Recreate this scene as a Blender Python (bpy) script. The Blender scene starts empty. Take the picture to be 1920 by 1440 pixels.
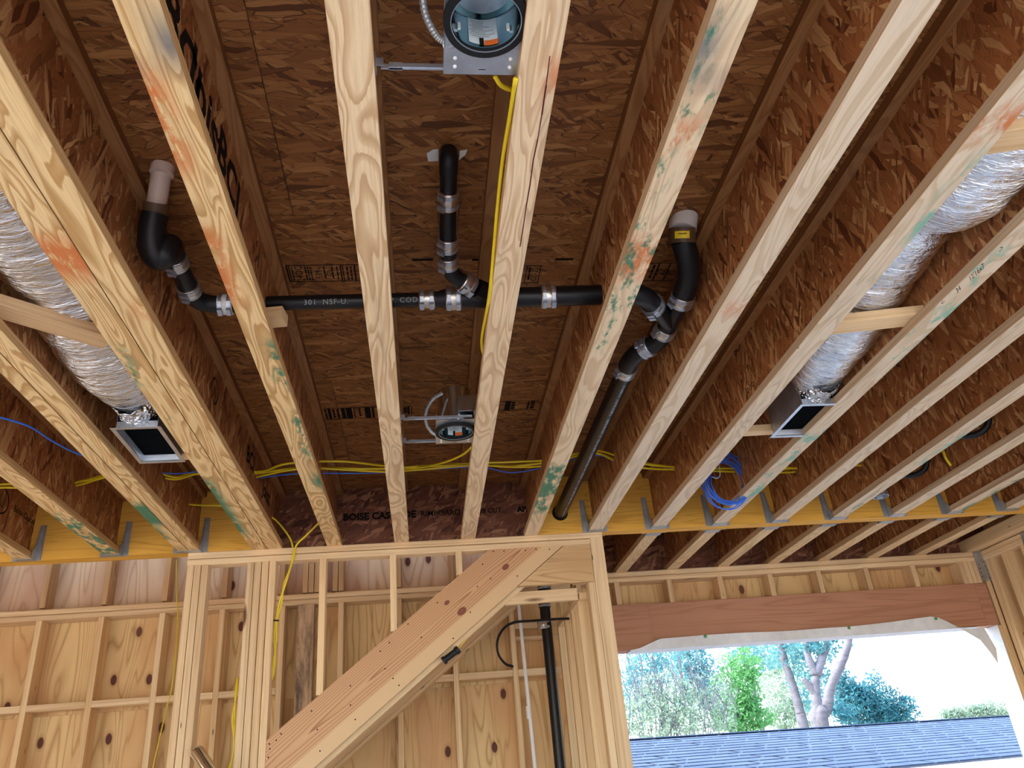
import bpy, math, random
from mathutils import Vector, Matrix
R = random.Random(7)
scene = bpy.context.scene
COL = scene.collection
# ------------------------------------------------------------------ camera
CAM = Vector((0.0, 0.0, 1.40))
YAW, PIT, ROL, FPX = -0.133230175, 0.471523810, -0.0895286332, 1505.74
_f = Vector((-math.sin(YAW)*math.cos(PIT), math.cos(YAW)*math.cos(PIT), math.sin(PIT)))
_r0 = Vector((math.cos(YAW), math.sin(YAW), 0)); _u0 = _r0.cross(_f)
_r = _r0*math.cos(ROL) + _u0*math.sin(ROL); _u = _u0*math.cos(ROL) - _r0*math.sin(ROL)
cam_data = bpy.data.cameras.new('camera'); cam = bpy.data.objects.new('camera', cam_data); COL.objects.link(cam)
cam_data.sensor_fit = 'HORIZONTAL'; cam_data.sensor_width = 36.0; cam_data.lens = FPX/1920*36.0
cam_data.clip_start = 0.05; cam_data.clip_end = 400
cam.matrix_world = Matrix(((_r.x, _u.x, -_f.x, CAM.x), (_r.y, _u.y, -_f.y, CAM.y), (_r.z, _u.z, -_f.z, CAM.z), (0, 0, 0, 1)))
scene.camera = cam
# ------------------------------------------------------------------ world, sun, exposure
world = bpy.data.worlds.new('sky'); scene.world = world; world.use_nodes = True
_nt = world.node_tree
_bg = _nt.nodes['Background']; _sky = _nt.nodes.new('ShaderNodeTexSky')
_sky.sky_type = 'NISHITA'; _sky.sun_disc = False; _sky.sun_elevation = math.radians(48); _sky.sun_rotation = math.radians(250)
_sky.dust_density = 2.5; _sky.ozone_density = 1.0
_nt.links.new(_sky.outputs[0], _bg.inputs[0]); _bg.inputs[1].default_value = 1.0
sd = bpy.data.lights.new('sun', 'SUN'); sd.energy = 6.0; sd.angle = 0.01; sd.color = (1.0, 0.93, 0.83)
sun = bpy.data.objects.new('sun', sd); COL.objects.link(sun)
_sdir = Vector((0.62, -0.30, -0.72)).normalized()         # light travels left-to-right, slightly towards the camera, downwards
sun.rotation_euler = _sdir.to_track_quat('-Z', 'Y').to_euler()
vs = scene.view_settings
vs.view_transform = 'Standard'; vs.look = 'None'; vs.gamma = 1.0; vs.use_curve_mapping = False; vs.exposure = 0.08

# ------------------------------------------------------------------ pixel -> place helper (1920 x 1440)
def ray(px, py): return _r*((px-960)/FPX) - _u*((py-720)/FPX) + _f
def P(px, py, ax, v):
    d = ray(px, py); i = 'xyz'.index(ax); return CAM + d*((v-CAM[i])/d[i])
def XY(px, py, y): return P(px, py, 'y', y)

# ------------------------------------------------------------------ object helpers
WM = {}
def link(o, M=Matrix.Identity(4), parent=None):
    COL.objects.link(o); o.matrix_basis = M
    if parent is not None:
        o.parent = parent; o.matrix_parent_inverse = WM[parent].inverted()
    WM[o] = M; return o
def tag(o, label=None, cat=None, group=None, kind=None):
    if label: o['label'] = label
    if cat: o['category'] = cat
    if group: o['group'] = group
    if kind: o['kind'] = kind
    return o
def empty(name, loc, label=None, cat=None, group=None, kind=None):
    o = bpy.data.objects.new(name, None); o.empty_display_size = 0.1
    link(o, Matrix.Translation(Vector(loc))); return tag(o, label, cat, group, kind)
def mesh_obj(name, verts, faces, mat, parent=None, M=Matrix.Identity(4), smooth=False):
    me = bpy.data.meshes.new(name); me.from_pydata([tuple(v) for v in verts], [], faces)
    if smooth: me.polygons.foreach_set('use_smooth', [True]*len(me.polygons))
    me.update()
    if mat: me.materials.append(mat)
    return link(bpy.data.objects.new(name, me), M, parent)
def frame(p0, xdir, up=(0, 0, 1)):
    x = Vector(xdir).normalized(); u = Vector(up)
    if abs(x.dot(u.normalized())) > 0.99: u = Vector((0, 1, 0))
    y = u.cross(x).normalized(); z = x.cross(y)
    return Matrix(((x.x, y.x, z.x, p0[0]), (x.y, y.y, z.y, p0[1]), (x.z, y.z, z.z, p0[2]), (0, 0, 0, 1)))
def prof(w, h, c):
    a, b = w/2, h/2
    return [(-a+c, -b), (a-c, -b), (a, -b+c), (a, b-c), (a-c, b), (-a+c, b), (-a, b-c), (-a, -b+c)]
def lumber(name, p0, p1, w, h, mat, parent=None, up=(0, 0, 1), c=0.002):
    """a board from p0 to p1 along its grain: local X = length, w across, h along 'up'"""
    p0 = Vector(p0); p1 = Vector(p1); L = (p1-p0).length; M = frame(p0, p1-p0, up)
    pr = prof(w, h, min(c, w*.3, h*.3)); n = 8
    vs_ = [(0, a, b) for a, b in pr] + [(L, a, b) for a, b in pr]
    fs = [[i, i+n, (i+1) % n+n, (i+1) % n] for i in range(n)]
    fs = [f[::-1] for f in fs] + [list(range(n))[::-1], list(range(n, 2*n))]
    fs = [f[::-1] for f in fs[:n]] + fs[n:]
    o = mesh_obj(name, vs_, [f[::-1] for f in fs[:n]] + fs[n:], mat, parent, M)
    return o
class MB:
    def __init__(s): s.v = []; s.f = []
    def add(s, v, f):
        k = len(s.v); s.v += [tuple(q) for q in v]; s.f += [[i+k for i in g] for g in f]; return s
    def box(s, a, b):
        (x0, y0, z0), (x1, y1, z1) = a, b
        return s.add([(x0,y0,z0),(x1,y0,z0),(x1,y1,z0),(x0,y1,z0),(x0,y0,z1),(x1,y0,z1),(x1,y1,z1),(x0,y1,z1)],
                     [[3,2,1,0],[4,5,6,7],[0,1,5,4],[1,2,6,5],[2,3,7,6],[3,0,4,7]])
    def prism(s, poly, y0, y1):                       # polygon in (x, z), extruded along y
        n = len(poly)
        v = [(x, y0, z) for x, z in poly] + [(x, y1, z) for x, z in poly]
        return s.add(v, [list(range(n)), list(range(n, 2*n))[::-1]] + [[i, i+n, (i+1) % n+n, (i+1) % n] for i in range(n)])
    def lathe(s, prf, c, n=32, ax='z'):
        v = []
        for r, h in prf:
            for k in range(n):
                a = 2*math.pi*k/n
                q = (r*math.cos(a), r*math.sin(a), h)
                if ax == 'x': q = (q[2], q[0], q[1])
                if ax == 'y': q = (q[1], q[2], q[0])
                v.append((c[0]+q[0], c[1]+q[1], c[2]+q[2]))
        f = []
        for i in range(len(prf)-1):
            for k in range(n): f.append([i*n+k, i*n+(k+1) % n, (i+1)*n+(k+1) % n, (i+1)*n+k])
        return s.add(v, f)
    def tube(s, pts, r, n=10, caps=True):
        pts = [Vector(p) for p in pts]; m = len(pts)
        rr = r if isinstance(r, (list, tuple)) else [r]*m
        t0 = (pts[1]-pts[0]).normalized(); nn = t0.orthogonal().normalized(); v = []
        for i in range(m):
            t = (pts[min(i+1, m-1)] - pts[max(i-1, 0)]).normalized()
            nn = (nn - t*nn.dot(t)).normalized(); b = t.cross(nn)
            for k in range(n):
                a = 2*math.pi*k/n; v.append(pts[i] + (nn*math.cos(a) + b*math.sin(a))*rr[i])
        f = [[i*n+k, i*n+(k+1) % n, (i+1)*n+(k+1) % n, (i+1)*n+k] for i in range(m-1) for k in range(n)]
        if caps: f += [list(range(n))[::-1], list(range((m-1)*n, m*n))]
        return s.add(v, f)
    def build(s, name, mat, parent=None, smooth=False, origin=None, sharp=None):
        o = Vector(origin) if origin is not None else Vector((0, 0, 0))
        ob = mesh_obj(name, [Vector(q)-o for q in s.v], s.f, mat, parent, Matrix.Translation(o), smooth)
        if smooth and sharp: 
            try: ob.data.set_sharp_from_angle(angle=math.radians(sharp))
            except Exception: pass
        return ob
def smooth_path(pts, n=8):
    pts = [Vector(p) for p in pts]; out = []
    q = [pts[0]*2-pts[1]] + pts + [pts[-1]*2-pts[-2]]
    for i in range(1, len(q)-2):
        for k in range(n):
            t = k/n; a, b, c, d = q[i-1], q[i], q[i+1], q[i+2]
            out.append(0.5*((2*b) + (c-a)*t + (2*a-5*b+4*c-d)*t*t + (3*b-a-3*c+d)*t*t*t))
    out.append(pts[-1]); return out
def cable(name, pts, r, mat, label, cat='cable', group=None, n=6, parent=None):
    o = MB().tube(smooth_path(pts, 7), r, n).build(name, mat, parent, True, origin=pts[0])
    if parent is None: tag(o, label, cat, group)
    return o

# ------------------------------------------------------------------ materials
class G:
    def __init__(s, name, rough=0.6, metal=0.0, spec=0.4):
        s.m = bpy.data.materials.new(name); s.m.use_nodes = True; s.nt = s.m.node_tree
        s.b = s.nt.nodes['Principled BSDF']; s.b.inputs['Roughness'].default_value = rough
        s.b.inputs['Metallic'].default_value = metal; s.b.inputs['Specular IOR Level'].default_value = spec
    def node(s, t, **kw):
        n = s.nt.nodes.new(t)
        for k, v in kw.items(): setattr(n, k, v)
        return n
    def put(s, sock, v):
        if v is None: return
        if isinstance(v, bpy.types.NodeSocket): s.nt.links.new(v, sock)
        else: sock.default_value = v
    def math(s, op, a, b=None, c=None, clamp=False):
        n = s.node('ShaderNodeMath', operation=op, use_clamp=clamp)
        for i, v in enumerate((a, b, c)): s.put(n.inputs[i], v)
        return n.outputs[0]
    def mix(s, f, a, b, blend='MIX'):
        n = s.node('ShaderNodeMixRGB', blend_type=blend)
        s.put(n.inputs[0], f)
        for i, v in ((1, a), (2, b)):
            s.put(n.inputs[i], v if isinstance(v, bpy.types.NodeSocket) else (v[0], v[1], v[2], 1))
        return n.outputs[0]
    def ramp(s, f, stops, interp='LINEAR'):
        n = s.node('ShaderNodeValToRGB'); r = n.color_ramp; r.interpolation = interp
        while len(r.elements) < len(stops): r.elements.new(0.5)
        for e, (p, c) in zip(r.elements, stops):
            e.position = p; e.color = (c, c, c, 1) if isinstance(c, (int, float)) else (*c, 1)
        s.put(n.inputs[0], f); return n.outputs[0]
    def noise(s, vec, scale=1, detail=2, rough=0.5, dist=0):
        n = s.node('ShaderNodeTexNoise'); s.put(n.inputs['Vector'], vec)
        for k, v in (('Scale', scale), ('Detail', detail), ('Roughness', rough), ('Distortion', dist)): n.inputs[k].default_value = v
        return n.outputs
    def vor(s, vec, scale=1, feature='F1', rnd=1.0, dim='3D'):
        n = s.node('ShaderNodeTexVoronoi', feature=feature, voronoi_dimensions=dim); s.put(n.inputs['Vector'], vec)
        n.inputs['Scale'].default_value = scale; n.inputs['Randomness'].default_value = rnd; return n.outputs
    def mapv(s, vec, scale=(1, 1, 1), rot=(0, 0, 0), loc=(0, 0, 0)):
        n = s.node('ShaderNodeMapping'); s.put(n.inputs[0], vec)
        n.inputs['Location'].default_value = loc; n.inputs['Rotation'].default_value = rot; n.inputs['Scale'].default_value = scale
        return n.outputs[0]
    def obj(s, rand=True):
        tc = s.node('ShaderNodeTexCoord'); s.tc = tc
        if not rand: return tc.outputs['Object']
        oi = s.node('ShaderNodeObjectInfo'); s.rnd = oi.outputs['Random']
        sc = s.node('ShaderNodeVectorMath', operation='SCALE'); sc.inputs[0].default_value = (53.0, 91.0, 77.0)
        s.nt.links.new(s.rnd, sc.inputs['Scale'])
        ad = s.node('ShaderNodeVectorMath', operation='ADD'); s.nt.links.new(tc.outputs['Object'], ad.inputs[0]); s.nt.links.new(sc.outputs[0], ad.inputs[1])
        return ad.outputs[0]
    def vadd(s, a, b):
        n = s.node('ShaderNodeVectorMath', operation='ADD'); s.put(n.inputs[0], a); s.put(n.inputs[1], b); return n.outputs[0]
    def vscale(s, a, k):
        n = s.node('ShaderNodeVectorMath', operation='SCALE'); s.put(n.inputs[0], a); n.inputs['Scale'].default_value = k; return n.outputs[0]
    def sep(s, v):
        n = s.node('ShaderNodeSeparateXYZ'); s.put(n.inputs[0], v); return n.outputs
    def bump(s, h, strength=0.2, dist=0.002):
        n = s.node('ShaderNodeBump'); n.inputs['Strength'].default_value = strength; n.inputs['Distance'].default_value = dist
        s.put(n.inputs['Height'], h); s.nt.links.new(n.outputs[0], s.b.inputs['Normal'])
    def col(s, c):
        s.put(s.b.inputs['Base Color'], c if isinstance(c, bpy.types.NodeSocket) else (*c, 1)); return s
def plain(name, c, rough=0.5, metal=0.0, spec=0.4, var=0.12, scale=9):
    g = G(name, rough, metal, spec); n = g.noise(g.obj(), scale, 4)[0]
    g.col(g.ramp(n, [(0.3, tuple(k*(1-var) for k in c)), (0.7, tuple(min(1, k*(1+var)) for k in c))]))
    return g.m
def lumber_mat(name, dark, light, knots=0.5, stain=0.0, grain=1.0):
    g = G(name, 0.62, 0, 0.3); v = g.obj()
    wob = g.noise(g.mapv(v, (0.7, 3, 3)), 1, 2)[1]
    v2 = g.vadd(v, g.vscale(wob, 0.035))
    broad = g.noise(g.mapv(v2, (0.5, 9, 9)), 1, 3, 0.6)[0]
    ring = g.noise(g.mapv(v2, (0.9, 70, 70)), 1, 3, 0.6)[0]
    fine = g.noise(g.mapv(v, (6, 400, 400)), 1, 2)[0]
    t = g.math('ADD', g.math('MULTIPLY', broad, 0.45), g.math('ADD', g.math('MULTIPLY', ring, 0.4*grain), g.math('MULTIPLY', fine, 0.15)))
    c = g.ramp(t, [(0.34, dark), (0.56, light), (0.75, tuple(min(1, k*1.07) for k in light))])
    hue = g.ramp(g.rnd, [(0, (0.86, 0.80, 0.74)), (0.5, (1, 1, 1)), (1, (1.0, 0.93, 0.85))])
    c = g.mix(0.8, c, hue, 'MULTIPLY')
    kd = g.vor(g.mapv(v, (1.9, 9, 9)), 1.0)
    km = g.math('MULTIPLY', g.ramp(kd[0], [(0.09, 1.0), (0.17, 0.0)]), g.ramp(g.sep(kd[1])[0], [(1-knots*0.5, 0), (1-knots*0.5+.02, 1)]))
    c = g.mix(km, c, (0.13, 0.055, 0.025))
    nd = g.vor(g.mapv(v, (5, 22, 22)), 1.0)
    nm = g.math('MULTIPLY', g.ramp(nd[0], [(0.07, 1.0), (0.12, 0.0)]), g.ramp(g.sep(nd[1])[1], [(0.80, 0), (0.82, 1)]))
    c = g.mix(g.math('MULTIPLY', nm, 0.8), c, (0.06, 0.03, 0.02))
    if stain:
        sn = g.noise(g.mapv(v, (2, 9, 9)), 1.0, 5, 0.7)[0]
        c = g.mix(g.ramp(sn, [(0.45, 0.0), (0.62, stain)]), c, (0.09, 0.06, 0.045))
    g.col(c); g.bump(g.math('ADD', ring, fine), 0.25, 0.001); return g.m
def swirl(g, v, sx=0.75, sy=7.0, bands=9.0, dist=0.25):
    """rotary-cut veneer figure: contour bands of a slow noise"""
    n = g.noise(g.mapv(v, (sx, sy, sy)), 1.0, 1.6, 0.45, dist)[0]
    w = g.math('FRACT', g.math('MULTIPLY', n, bands))
    soft = g.math('ABSOLUTE', g.math('SUBTRACT', g.math('MULTIPLY', w, 2.0), 1.0))
    return g.math('POWER', soft, 0.8), n
def flange_mat(name, light, dark, L, marks=(), bands=9.5, grey=0.0):
    """LVL flange: veneer figure below, ply lines on the edges, paint rubbed on in places.  marks: (colour, x0, x1, side, amount, scale)"""
    g = G(name, 0.6, 0, 0.3); v0 = g.obj(False); v = g.obj()
    feather = g.noise(g.mapv(v, (5, 170, 170)), 1, 3, 0.7)[0]
    n = g.noise(g.mapv(v, (1.7, 11, 11)), 1.0, 1.2, 0.4, 0.7)[0]
    n = g.math('ADD', n, g.math('MULTIPLY', g.math('SUBTRACT', feather, 0.5), 0.035))
    w = g.math('FRACT', g.math('MULTIPLY', n, bands))
    fine = g.noise(g.mapv(v, (3, 130, 130)), 1, 3, 0.7)[0]
    mid_ = tuple((a+b)/2 for a, b in zip(dark, light))
    c = g.ramp(w, [(0.0, light), (0.40, light), (0.55, mid_), (0.84, dark), (0.92, dark), (1.0, light)])
    c = g.mix(g.ramp(fine, [(0.35, 0.35), (0.6, 0.0)]), c, dark)
    dirt = g.noise(g.mapv(v, (1.4, 12, 12)), 1, 5, 0.7)[0]
    c = g.mix(g.ramp(dirt, [(0.52, 0.0), (0.72, 0.35+grey)]), c, (0.30, 0.22, 0.15))
    xx, yy, zz = g.sep(v0)
    lat = g.math('DIVIDE', yy, 0.0445)
    for colr, x0, x1, side, amt, sc in marks:
        e = 0.05
        box = g.math('MULTIPLY', g.math('SMOOTH_MIN', g.math('DIVIDE', g.math('SUBTRACT', xx, x0-e), 2*e, None, True), 1.0, 0.1),
                     g.math('DIVIDE', g.math('SUBTRACT', x1+e, xx), 2*e, None, True), None, True)
        if side: box = g.math('MULTIPLY', box, g.math('ADD', g.math('MULTIPLY', lat, 0.9*side), 0.35, None, True))
        nn = g.noise(g.mapv(v, (sc*0.7, sc*1.6, sc*1.6)), 1, 5, 0.65)[0]
        th = 0.68-0.42*amt
        msk = g.math('MULTIPLY', box, g.ramp(nn, [(th, 0), (min(th+0.10, 0.98), 1.0)]))
        c = g.mix(g.math('MULTIPLY', msk, 0.92), c, colr)
    edge = g.noise(g.mapv(v, (0.6, 5, 330)), 1, 1)[0]
    ec = g.ramp(edge, [(0.35, (dark[0]*.62, dark[1]*.52, dark[2]*.45)), (0.62, (light[0]*.70, light[1]*.62, light[2]*.55))])
    nz = g.math('ABSOLUTE', g.sep(g.tc.outputs['Normal'])[2])
    c = g.mix(g.ramp(nz, [(0.45, 0), (0.7, 1)]), ec, c)
    g.col(c); g.bump(fine, 0.2, 0.001); return g.m
def osb_mat(name, plane='XZ', main=90, dark=(0.125, 0.034, 0.010), mid=(0.34, 0.122, 0.038), light=(0.66, 0.36, 0.145), ln=0.085, wd=0.016, edge=0.5):
    g = G(name, 0.55, 0, 0.35); v = g.obj()
    if plane == 'XZ':
        x, y, z = g.sep(v); cb = g.node('ShaderNodeCombineXYZ'); g.put(cb.inputs[0], x); g.put(cb.inputs[1], z); g.put(cb.inputs[2], y); v = cb.outputs[0]
    wob = g.vscale(g.noise(v, 14, 2)[1], 0.020); v = g.vadd(v, wob)
    c = None; hgt = None
    for i, (ang, k) in enumerate(((main+8, 1.0), (main-32, 1.15), (main+38, 0.9), (main-8, 1.3))):
        m1 = g.mapv(v, (1, 1, 0), (0, 0, math.radians(-ang)))
        m = g.mapv(m1, (1/(ln*k), 1/(wd*k), 0), (0, 0, 0), (3.1*i, 7.7*i, 0))
        vo = g.vor(m, 1.0, dim='2D'); de = g.vor(m, 1.0, 'DISTANCE_TO_EDGE', dim='2D')[0]
        r_, g_, b_ = g.sep(vo[1])
        tone = g.ramp(r_, [(0.0, dark), (0.22, mid), (0.62, tuple(q*1.12 for q in mid)), (0.80, tuple((p+q)/2 for p, q in zip(mid, light))), (1.0, light)])
        streak = g.noise(g.mapv(m1, (7, 190, 0)), 1, 2)[0]
        tone = g.mix(g.ramp(streak, [(0.3, 0.32), (0.6, 0.0)]), tone, tuple(q*0.6 for q in dark))
        tone = g.mix(g.math('MULTIPLY', g.ramp(de, [(0.0, edge), (0.035, edge*0.8), (0.085, 0.0)]), g.ramp(g_, [(0.3, 0.15), (0.9, 1)])), tone, tuple(q*0.35 for q in dark))
        if c is None: c = tone; hgt = g_
        else:
            sel = g.ramp(b_, [(0.60, 0), (0.61, 1)], 'CONSTANT'); c = g.mix(sel, c, tone); hgt = g.mix(sel, hgt, g_)
    g.col(c); g.bump(hgt, 0.35, 0.0015); return g.m
def ply_mat(name, light, dark, red=(0.45, 0.2, 0.1), knot=0.6, bands=9.0, sy=2.6):
    g = G(name, 0.6, 0, 0.3); v = g.obj()
    s, n = swirl(g, v, 0.55, sy, bands, 0.5)
    fine = g.noise(g.mapv(v, (2.5, 110, 110)), 1, 3, 0.7)[0]
    t = g.math('ADD', g.math('MULTIPLY', s, 0.7), g.math('MULTIPLY', fine, 0.3))
    c = g.ramp(t, [(0.12, dark), (0.45, light), (1, tuple(min(1, k*1.08) for k in light))])
    big = g.noise(g.mapv(v, (0.9, 2.2, 2.2)), 1.3, 3)[0]
    c = g.mix(g.ramp(big, [(0.46, 0), (0.66, 0.75)]), c, red, 'MIX')
    kd = g.vor(g.mapv(v, (3.0, 5.2, 0)), 1.0, dim='2D')
    sel = g.ramp(g.sep(kd[1])[0], [(1-knot, 0), (1-knot+.02, 1)])
    halo = g.math('MULTIPLY', g.ramp(kd[0], [(0.10, 0.55), (0.20, 0.0)]), sel)
    c = g.mix(halo, c, tuple(k*0.7 for k in red))
    c = g.mix(g.math('MULTIPLY', g.ramp(kd[0], [(0.092, 1), (0.118, 0)]), sel), c, (0.12, 0.035, 0.02))
    g.col(c); g.bump(fine, 0.2, 0.001); return g.m

M = {}
SPF_D, SPF_L = (0.56, 0.345, 0.16), (0.85, 0.63, 0.37)
M['stud'] = lumber_mat('spruce_lumber', SPF_D, SPF_L, 0.45)
M['plate'] = lumber_mat('plate_lumber', (0.58, 0.37, 0.19), (0.88, 0.67, 0.42), 0.6)
M['post'] = lumber_mat('post_lumber', (0.52, 0.32, 0.16), (0.80, 0.585, 0.35), 0.7)
M['fir'] = None
M['weathered'] = lumber_mat('weathered_lumber', (0.30, 0.17, 0.09), (0.62, 0.42, 0.26), 0.2, 0.85)
M['rough'] = lumber_mat('shade_lumber', (0.40, 0.23, 0.11), (0.62, 0.41, 0.22), 0.4)  # darker copy of the stud lumber, shade put into its colour
M['yellow_lvl'] = ply_mat('yellow_treated_beam', (0.74, 0.40, 0.065), (0.56, 0.26, 0.03), (0.70, 0.36, 0.05), 0.0, 14, 9)
M['header'] = ply_mat('red_brown_header', (0.50, 0.25, 0.155), (0.42, 0.19, 0.11), (0.46, 0.22, 0.13), 0.0, 9, 9)
M['sheath'] = ply_mat('pine_sheathing', (0.74, 0.515, 0.25), (0.47, 0.27, 0.10), (0.60, 0.315, 0.135), 0.28, 15, 4.5)
M['hblock'] = ply_mat('figured_header_block', (0.64, 0.42, 0.215), (0.42, 0.23, 0.095), (0.56, 0.33, 0.15), 0.0, 15, 7)
M['sheath_up'] = ply_mat('pine_sheathing_pale', (0.72, 0.535, 0.365), (0.52, 0.33, 0.20), (0.58, 0.32, 0.20), 0.32, 11, 3.6)
M['osb_web'] = osb_mat('osb_web', 'XZ', 82)
M['osb_sub'] = osb_mat('osb_subfloor', 'XY', 4, (0.115, 0.036, 0.009), (0.29, 0.115, 0.032), (0.48, 0.225, 0.072), 0.095, 0.016, 1.0)
M['osb_rim'] = osb_mat('osb_rimboard', 'XZ', 25, (0.075, 0.022, 0.012), (0.18, 0.062, 0.032), (0.42, 0.19, 0.10), 0.075, 0.018)
M['black_pipe'] = plain('black_plastic_pipe', (0.006, 0.006, 0.008), 0.34, 0, 0.35, 0.2)
M['rubber'] = plain('black_rubber', (0.008, 0.008, 0.010), 0.45, 0, 0.35)
M['band'] = plain('steel_band', (0.62, 0.56, 0.50), 0.28, 1.0, 0.5, 0.2, 60)
M['pvc'] = plain('white_plastic', (0.78, 0.76, 0.74), 0.4, 0, 0.5, 0.04)
M['pvc_tan'] = plain('beige_plastic', (0.66, 0.52, 0.45), 0.4, 0, 0.5, 0.04)
M['brown_rub'] = plain('brown_sleeve', (0.10, 0.055, 0.028), 0.5)
M['galv'] = plain('galvanized_steel', (0.47, 0.52, 0.60), 0.36, 0.85, 0.5, 0.16, 18)
M['hanger'] = plain('hanger_steel', (0.40, 0.42, 0.44), 0.45, 0.8, 0.5, 0.2, 14)
M['bright'] = plain('polished_can', (0.70, 0.78, 0.80), 0.16, 1.0, 0.5, 0.05)
M['teal'] = plain('dark_mirror_sleeve', (0.36, 0.52, 0.55), 0.14, 1.0, 0.5, 0.08)
M['ring'] = plain('black_gasket', (0.012, 0.012, 0.014), 0.75, 0, 0.15)
M['yellow'] = plain('yellow_cable', (0.78, 0.58, 0.015), 0.4, 0, 0.5, 0.06)
M['blue'] = plain('blue_cable', (0.03, 0.17, 0.80), 0.4, 0, 0.5, 0.06)
M['bluetape'] = plain('blue_tape', (0.06, 0.28, 0.85), 0.5)
M['white'] = plain('white_coat', (0.85, 0.85, 0.84), 0.5, 0, 0.4, 0.03)
M['label'] = plain('paper_label', (0.66, 0.74, 0.78), 0.4, 0, 0.5, 0.1, 60)
M['orange'] = plain('orange_label', (0.72, 0.14, 0.02), 0.45)
M['yellowlab'] = plain('yellow_label', (0.85, 0.60, 0.02), 0.45)
M['ink'] = plain('black_ink', (0.012, 0.009, 0.008), 0.8, 0, 0.1)
M['print'] = plain('grey_print', (0.34, 0.34, 0.35), 0.7, 0, 0.2)
M['printw'] = plain('pale_print', (0.62, 0.64, 0.66), 0.7, 0, 0.2)
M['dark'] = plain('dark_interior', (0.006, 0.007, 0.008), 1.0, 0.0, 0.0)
M['chrome'] = plain('chrome', (0.80, 0.82, 0.86), 0.10, 1.0)
M['concrete'] = plain('concrete_slab', (0.52, 0.50, 0.47), 0.85, 0, 0.3, 0.12, 2.0)
M['ground'] = plain('pale_ground', (0.50, 0.46, 0.38), 0.95, 0, 0.1, 0.2, 0.7)
M['green_ink'] = plain('green_print', (0.10, 0.35, 0.12), 0.6)
g = G('foil_jacket', 0.16, 1.0); v = g.obj(False)
n1 = g.noise(g.mapv(v, (1, 1.6, 1)), 22, 5, 0.6, 0.6)[0]; e1 = g.noise(g.mapv(v, (9, 60, 9)), 1, 3, 0.6, 0.5)[0]
g.col(g.ramp(n1, [(0.3, (0.74, 0.78, 0.84)), (0.7, (0.93, 0.95, 0.98))]))
g.bump(g.math('ADD', g.math('MULTIPLY', n1, 0.8), g.math('MULTIPLY', e1, 0.9)), 0.8, 0.02); M['foil'] = g.m
g = G('crumpled_foil_tape', 0.18, 1.0); v = g.obj(False); n1 = g.vor(v, 60, 'F1')[0]; g.col((0.82, 0.84, 0.87)); g.bump(n1, 1.0, 0.02); M['foiltape'] = g.m
# stair stringer: straight fir with long cathedral figure
g = G('fir_stringer', 0.55, 0, 0.3); v = g.obj(False); x, y, z = g.sep(v)
wob = g.noise(g.mapv(v, (0.9, 4, 4)), 1.2, 2)[0]
zc = g.math('ADD', z, g.math('MULTIPLY', g.math('SUBTRACT', wob, 0.5), 0.05))
zz = g.math('ABSOLUTE', g.math('SUBTRACT', zc, 0.015))
rr = g.math('SQRT', g.math('ADD', g.math('MULTIPLY', zz, zz), g.math('MULTIPLY', g.math('MULTIPLY', x, x), 0.0011)))
rg = g.math('FRACT', g.math('MULTIPLY', rr, 75.0))
c = g.ramp(rg, [(0.0, (0.64, 0.38, 0.205)), (0.70, (0.59, 0.325, 0.16)), (0.92, (0.36, 0.145, 0.06)), (1.0, (0.60, 0.34, 0.17))])
c = g.mix(g.ramp(g.math('ADD', z, g.math('MULTIPLY', wob, 0.03)), [(0.0, 1), (0.001, 1)]), c, c)
sap = g.ramp(g.math('ADD', g.math('MULTIPLY', z, -1.0), g.math('MULTIPLY', g.math('SUBTRACT', wob, 0.5), 0.02)), [(0.052, 0), (0.064, 0.85)])
c = g.mix(sap, c, (0.72, 0.49, 0.27))
_th = math.atan(.77); _so = Vector((0.0, 4.867, (1.771+.77*.863+2.759-.77*.88)/2))
for kpx, kpy, ka in ((866, 1146, .022), (838, 1130, .013), (948, 1063, .017)):
    kp = P(kpx, kpy, 'y', 4.867)-_so; kx = kp.x*math.cos(_th)+kp.z*math.sin(_th); kz = -kp.x*math.sin(_th)+kp.z*math.cos(_th)
    ex = g.math('DIVIDE', g.math('SUBTRACT', x, kx), ka*1.5); ez = g.math('DIVIDE', g.math('SUBTRACT', z, kz), ka)
    dd_ = g.math('SQRT', g.math('ADD', g.math('MULTIPLY', ex, ex), g.math('MULTIPLY', ez, ez)))
    c = g.mix(g.ramp(dd_, [(0.0, 0.85), (0.7, 0.95), (0.95, 0.6), (1.0, 0.0)]), c, (0.20, 0.05, 0.03))
g.col(c); M['fir'] = g.m

# ------------------------------------------------------------------ text helper
def text_mesh(txt, size, bold=0.0, align='CENTER', spacing=1.0):
    cu = bpy.data.curves.new('t', 'FONT'); cu.body = txt; cu.size = size; cu.align_x = align; cu.align_y = 'CENTER'
    cu.resolution_u = 2; cu.offset = bold; cu.space_character = spacing
    ob = bpy.data.objects.new('t', cu); COL.objects.link(ob)
    bpy.context.view_layer.update(); dg = bpy.context.evaluated_depsgraph_get()
    me = bpy.data.meshes.new_from_object(ob.evaluated_get(dg))
    vs_ = [v.co.copy() for v in me.vertices]; fs = [list(p.vertices) for p in me.polygons]
    COL.objects.unlink(ob); bpy.data.objects.remove(ob); bpy.data.curves.remove(cu); bpy.data.meshes.remove(me)
    return vs_, fs
def flat_text(name, txt, size, O, U, V, mat, parent, bold=0.0, spacing=1.0):
    v, f = text_mesh(txt, size, bold, spacing=spacing); O, U, V = Vector(O), Vector(U).normalized(), Vector(V).normalized()
    return MB().add([O + U*q.x + V*q.y for q in v], f).build(name, mat, parent, origin=O)

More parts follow.
